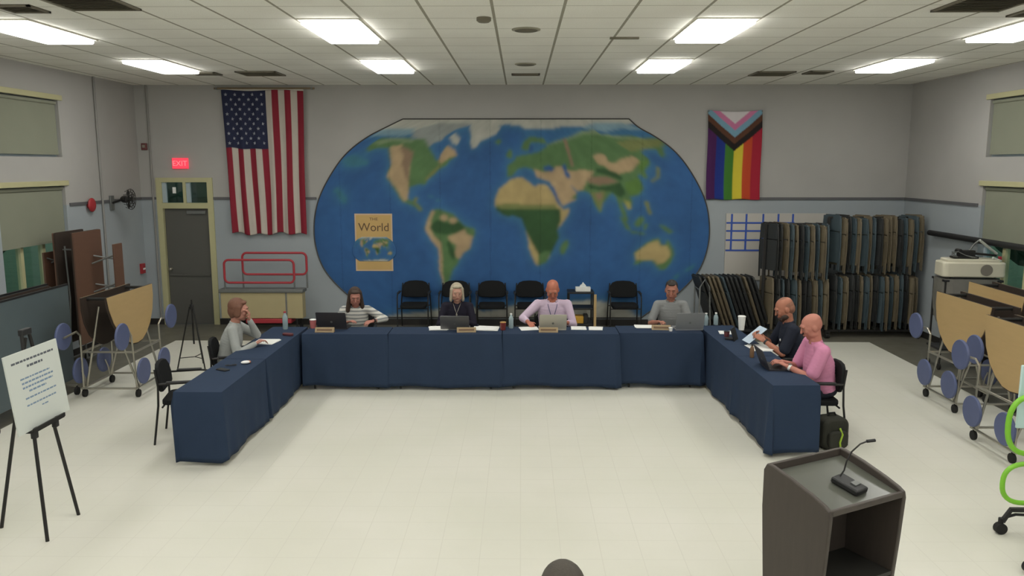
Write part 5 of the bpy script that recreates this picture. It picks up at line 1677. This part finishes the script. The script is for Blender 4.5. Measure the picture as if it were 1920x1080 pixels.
# grey-haired woman in a dark navy top with a pendant
def pendant(body, Mh, sh, N, H, d, f_, k):
    p0 = N + f_ * .085 - d * .02
    pts = [N + Vector((-.055, .05, -.0)), N + f_ * .125 - d * .07 + Vector((-.02, 0, 0)), N + f_ * .140 - d * .12, N + f_ * .125 - d * .07 + Vector((.02, 0, 0)), N + Vector((.055, .05, 0))]
    nk = MB().tube(pts, .003, n=6).build('necklace', M_chrome, body)
    MB().ell(N + f_ * .145 - d * .135, (.012, .004, .020)).build('pendant', M_chrome, nk)
person('grey-haired woman in a dark navy top with a pendant behind the gunmetal laptop', (-.89, 11.10, 0), PI, skin('skin pale', rgb(186, 142, 124)), cloth('dark navy top', rgb(36, 34, 46)), M_jeans,
       'bob', hairm('silver grey hair', rgb(178, 168, 146)), lean=10, head_pitch=8, head_yaw=10, hands=((-.13, .38, .79), (.13, .38, .79)), sleeve='long', k=.95, extra=pendant, shirt_name='top')
guest('black chair under the grey-haired woman', -.89, 11.0, PI)

# man in pale pink shirt with lanyard, writing
def lanyard(body, Mh, sh, N, H, d, f_, k):
    M_l = mat('lanyard', rgb(92, 92, 124), .7, noise=.05)
    pts = [N + Vector((-.065, .0, .01)), N + f_ * .085 + Vector((-.062, 0, 0)) - d * .05, N + f_ * .145 - d * .15 + Vector((-.03, 0, 0)), N + f_ * .165 - d * .25,
           N + f_ * .145 - d * .15 + Vector((.03, 0, 0)), N + f_ * .085 + Vector((.062, 0, 0)) - d * .05, N + Vector((.065, 0, .01))]
    ln = MB().tube(pts, .005, n=6).build('lanyard', M_l, body)
    MB().box(N + f_ * .17 - d * .30, (.06, .004, .09), Matrix.Rotation(R(-12), 3, 'X')).build('badge', M_white_paper, ln)
person('balding man in a pale pink dress shirt and lanyard, writing', (.44, 11.12, 0), PI, skin('skin ruddy', rgb(184, 114, 92)), cloth('pale pink shirt', rgb(206, 186, 206)), M_jeans,
       'fringe', hairm('grey fringe hair', rgb(176, 140, 118)), lean=12, head_pitch=30, hands=((-.17, .42, .79), (.33, .46, .79)), sleeve='rolled', k=1.03, wide=1.12, extra=lanyard,
       poles=((-.6, -.4, -.9), (.9, -.3, -.5)), palm=((0, 0, -1), (-.4, 0, -1)), curl=.7)
guest('black chair under the man in the pale pink dress shirt', .44, 11.02, PI)

# man in grey polo
person('dark-haired man in a grey short-sleeved shirt behind the grey laptop', (2.10, 11.12, 0), PI - .05, skin('skin tan', rgb(168, 114, 96)), cloth('grey shirt', rgb(134, 136, 136)), M_jeans,
       'short', hairm('near black hair', rgb(44, 36, 32)), lean=8, head_pitch=12, head_yaw=-10, hands=((-.16, .42, .80), (.20, .40, .79)), k=1.0, sleeve='short')
guest('black chair under the man in the grey shirt', 2.10, 11.02, PI - .05)

# bearded man in navy polo on the right arm
def beard(body, Mh, sh, N, H, d, f_, k):
    M_b = hairm('dark beard', rgb(64, 48, 40))
    s = Sculpt()
    s.blob((0, .056, -.090), (.042, .040, .036), Mh).blob((0, .090, -.074), (.028, .013, .014), Mh)
    for q in (-1, 1):
        s.blob((q * .048, .034, -.070), (.024, .044, .032), Mh)
    s.fuse('beard', M_b, body, voxel=.006, smooth=2)
    MB().ell(H + d * .33 + f_ * .139 + Vector((-.07, 0, 0)), (.020, .008, .016)).build('chest_emblem', M_white_paper, body)
    S, E, W = sh[0]
    c = W.lerp(E, .1); ax = (W - E).normalized()
    MB().cyl(c - ax * .011, c + ax * .011, .034, n=24).build('wristwatch', M_black_plastic, body)
person('bearded man with a shaved head in a navy polo holding a sheet', (3.30, 9.42, 0), R(90 - 4), skin('skin olive', rgb(174, 116, 94)), cloth('navy polo', rgb(38, 42, 54)), M_jeans,
       'stubble', hairm('buzzed hair', rgb(150, 104, 84)), lean=12, head_pitch=26, hands=((-.10, .40, .84), (.12, .40, .86)), wide=1.1, belly=.03, k=1.05, extra=beard, shirt_name='polo_shirt',
       palm=((.8, 0, -.5), (-.8, 0, -.5)), curl=.6)
guest('black chair under the bearded man in navy', 3.19, 9.42, R(86))
t = thing('sheet_of_paper', 'pale blue sheet held up by the bearded man in navy', 'paper', (2.83, 9.52, .80), R(8))
MB().box((0, 0, .075), (.21, .002, .28), Matrix.Rotation(R(52), 3, 'Y') @ Matrix.Rotation(R(90), 3, 'Z')).build('sheet', mat('pale blue paper', rgb(196, 212, 228), .7, noise=.02), t)

# bald man in pink polo typing
def watch_white(body, Mh, sh, N, H, d, f_, k):
    S, E, W = sh[0]
    c = W.lerp(E, .12); ax = (W - E).normalized()
    w_ = MB().cyl(c - ax * .012, c + ax * .012, .034, n=24).build('wristwatch', M_white_paper, body)
    up_ = Vector((0, 0, 1))
    MB().cyl(c + up_ * .030, c + up_ * .042, .018, n=20).build('watch_face', M_chrome, w_)
person('bald man in a bright pink polo typing on a laptop at the right arm', (3.24, 8.36, 0), R(90 - 2), skin('skin pinkish', rgb(188, 126, 110)), cloth('pink polo', rgb(208, 138, 170)), M_jeans,
       'bald', hairm('shaved sides', rgb(170, 118, 102)), lean=12, head_pitch=22, hands=((-.10, .42, .80), (.09, .42, .80)), wide=1.16, belly=.05, k=1.05, extra=watch_white, shirt_name='polo_shirt',
       curl=.55)
guest('black chair under the bald man in pink', 3.13, 8.36, R(88))

# audience member whose head shows at the bottom edge
person('person with short dark hair seen from behind at the bottom edge', (.17, 2.93, 0), 0, skin('skin brown', rgb(150, 104, 84)), cloth('charcoal jacket', rgb(70, 70, 72)), M_jeans,
       'crop', hairm('dark cropped hair', rgb(74, 68, 60)), lean=3, head_pitch=2, hands=((-.10, .34, .66), (.10, .34, .66)), sleeve='long', shirt_name='jacket', k=1.02)
guest('black chair under the person seen from behind at the bottom edge', .17, 3.02, 0)['group'] = 'black audience chairs'
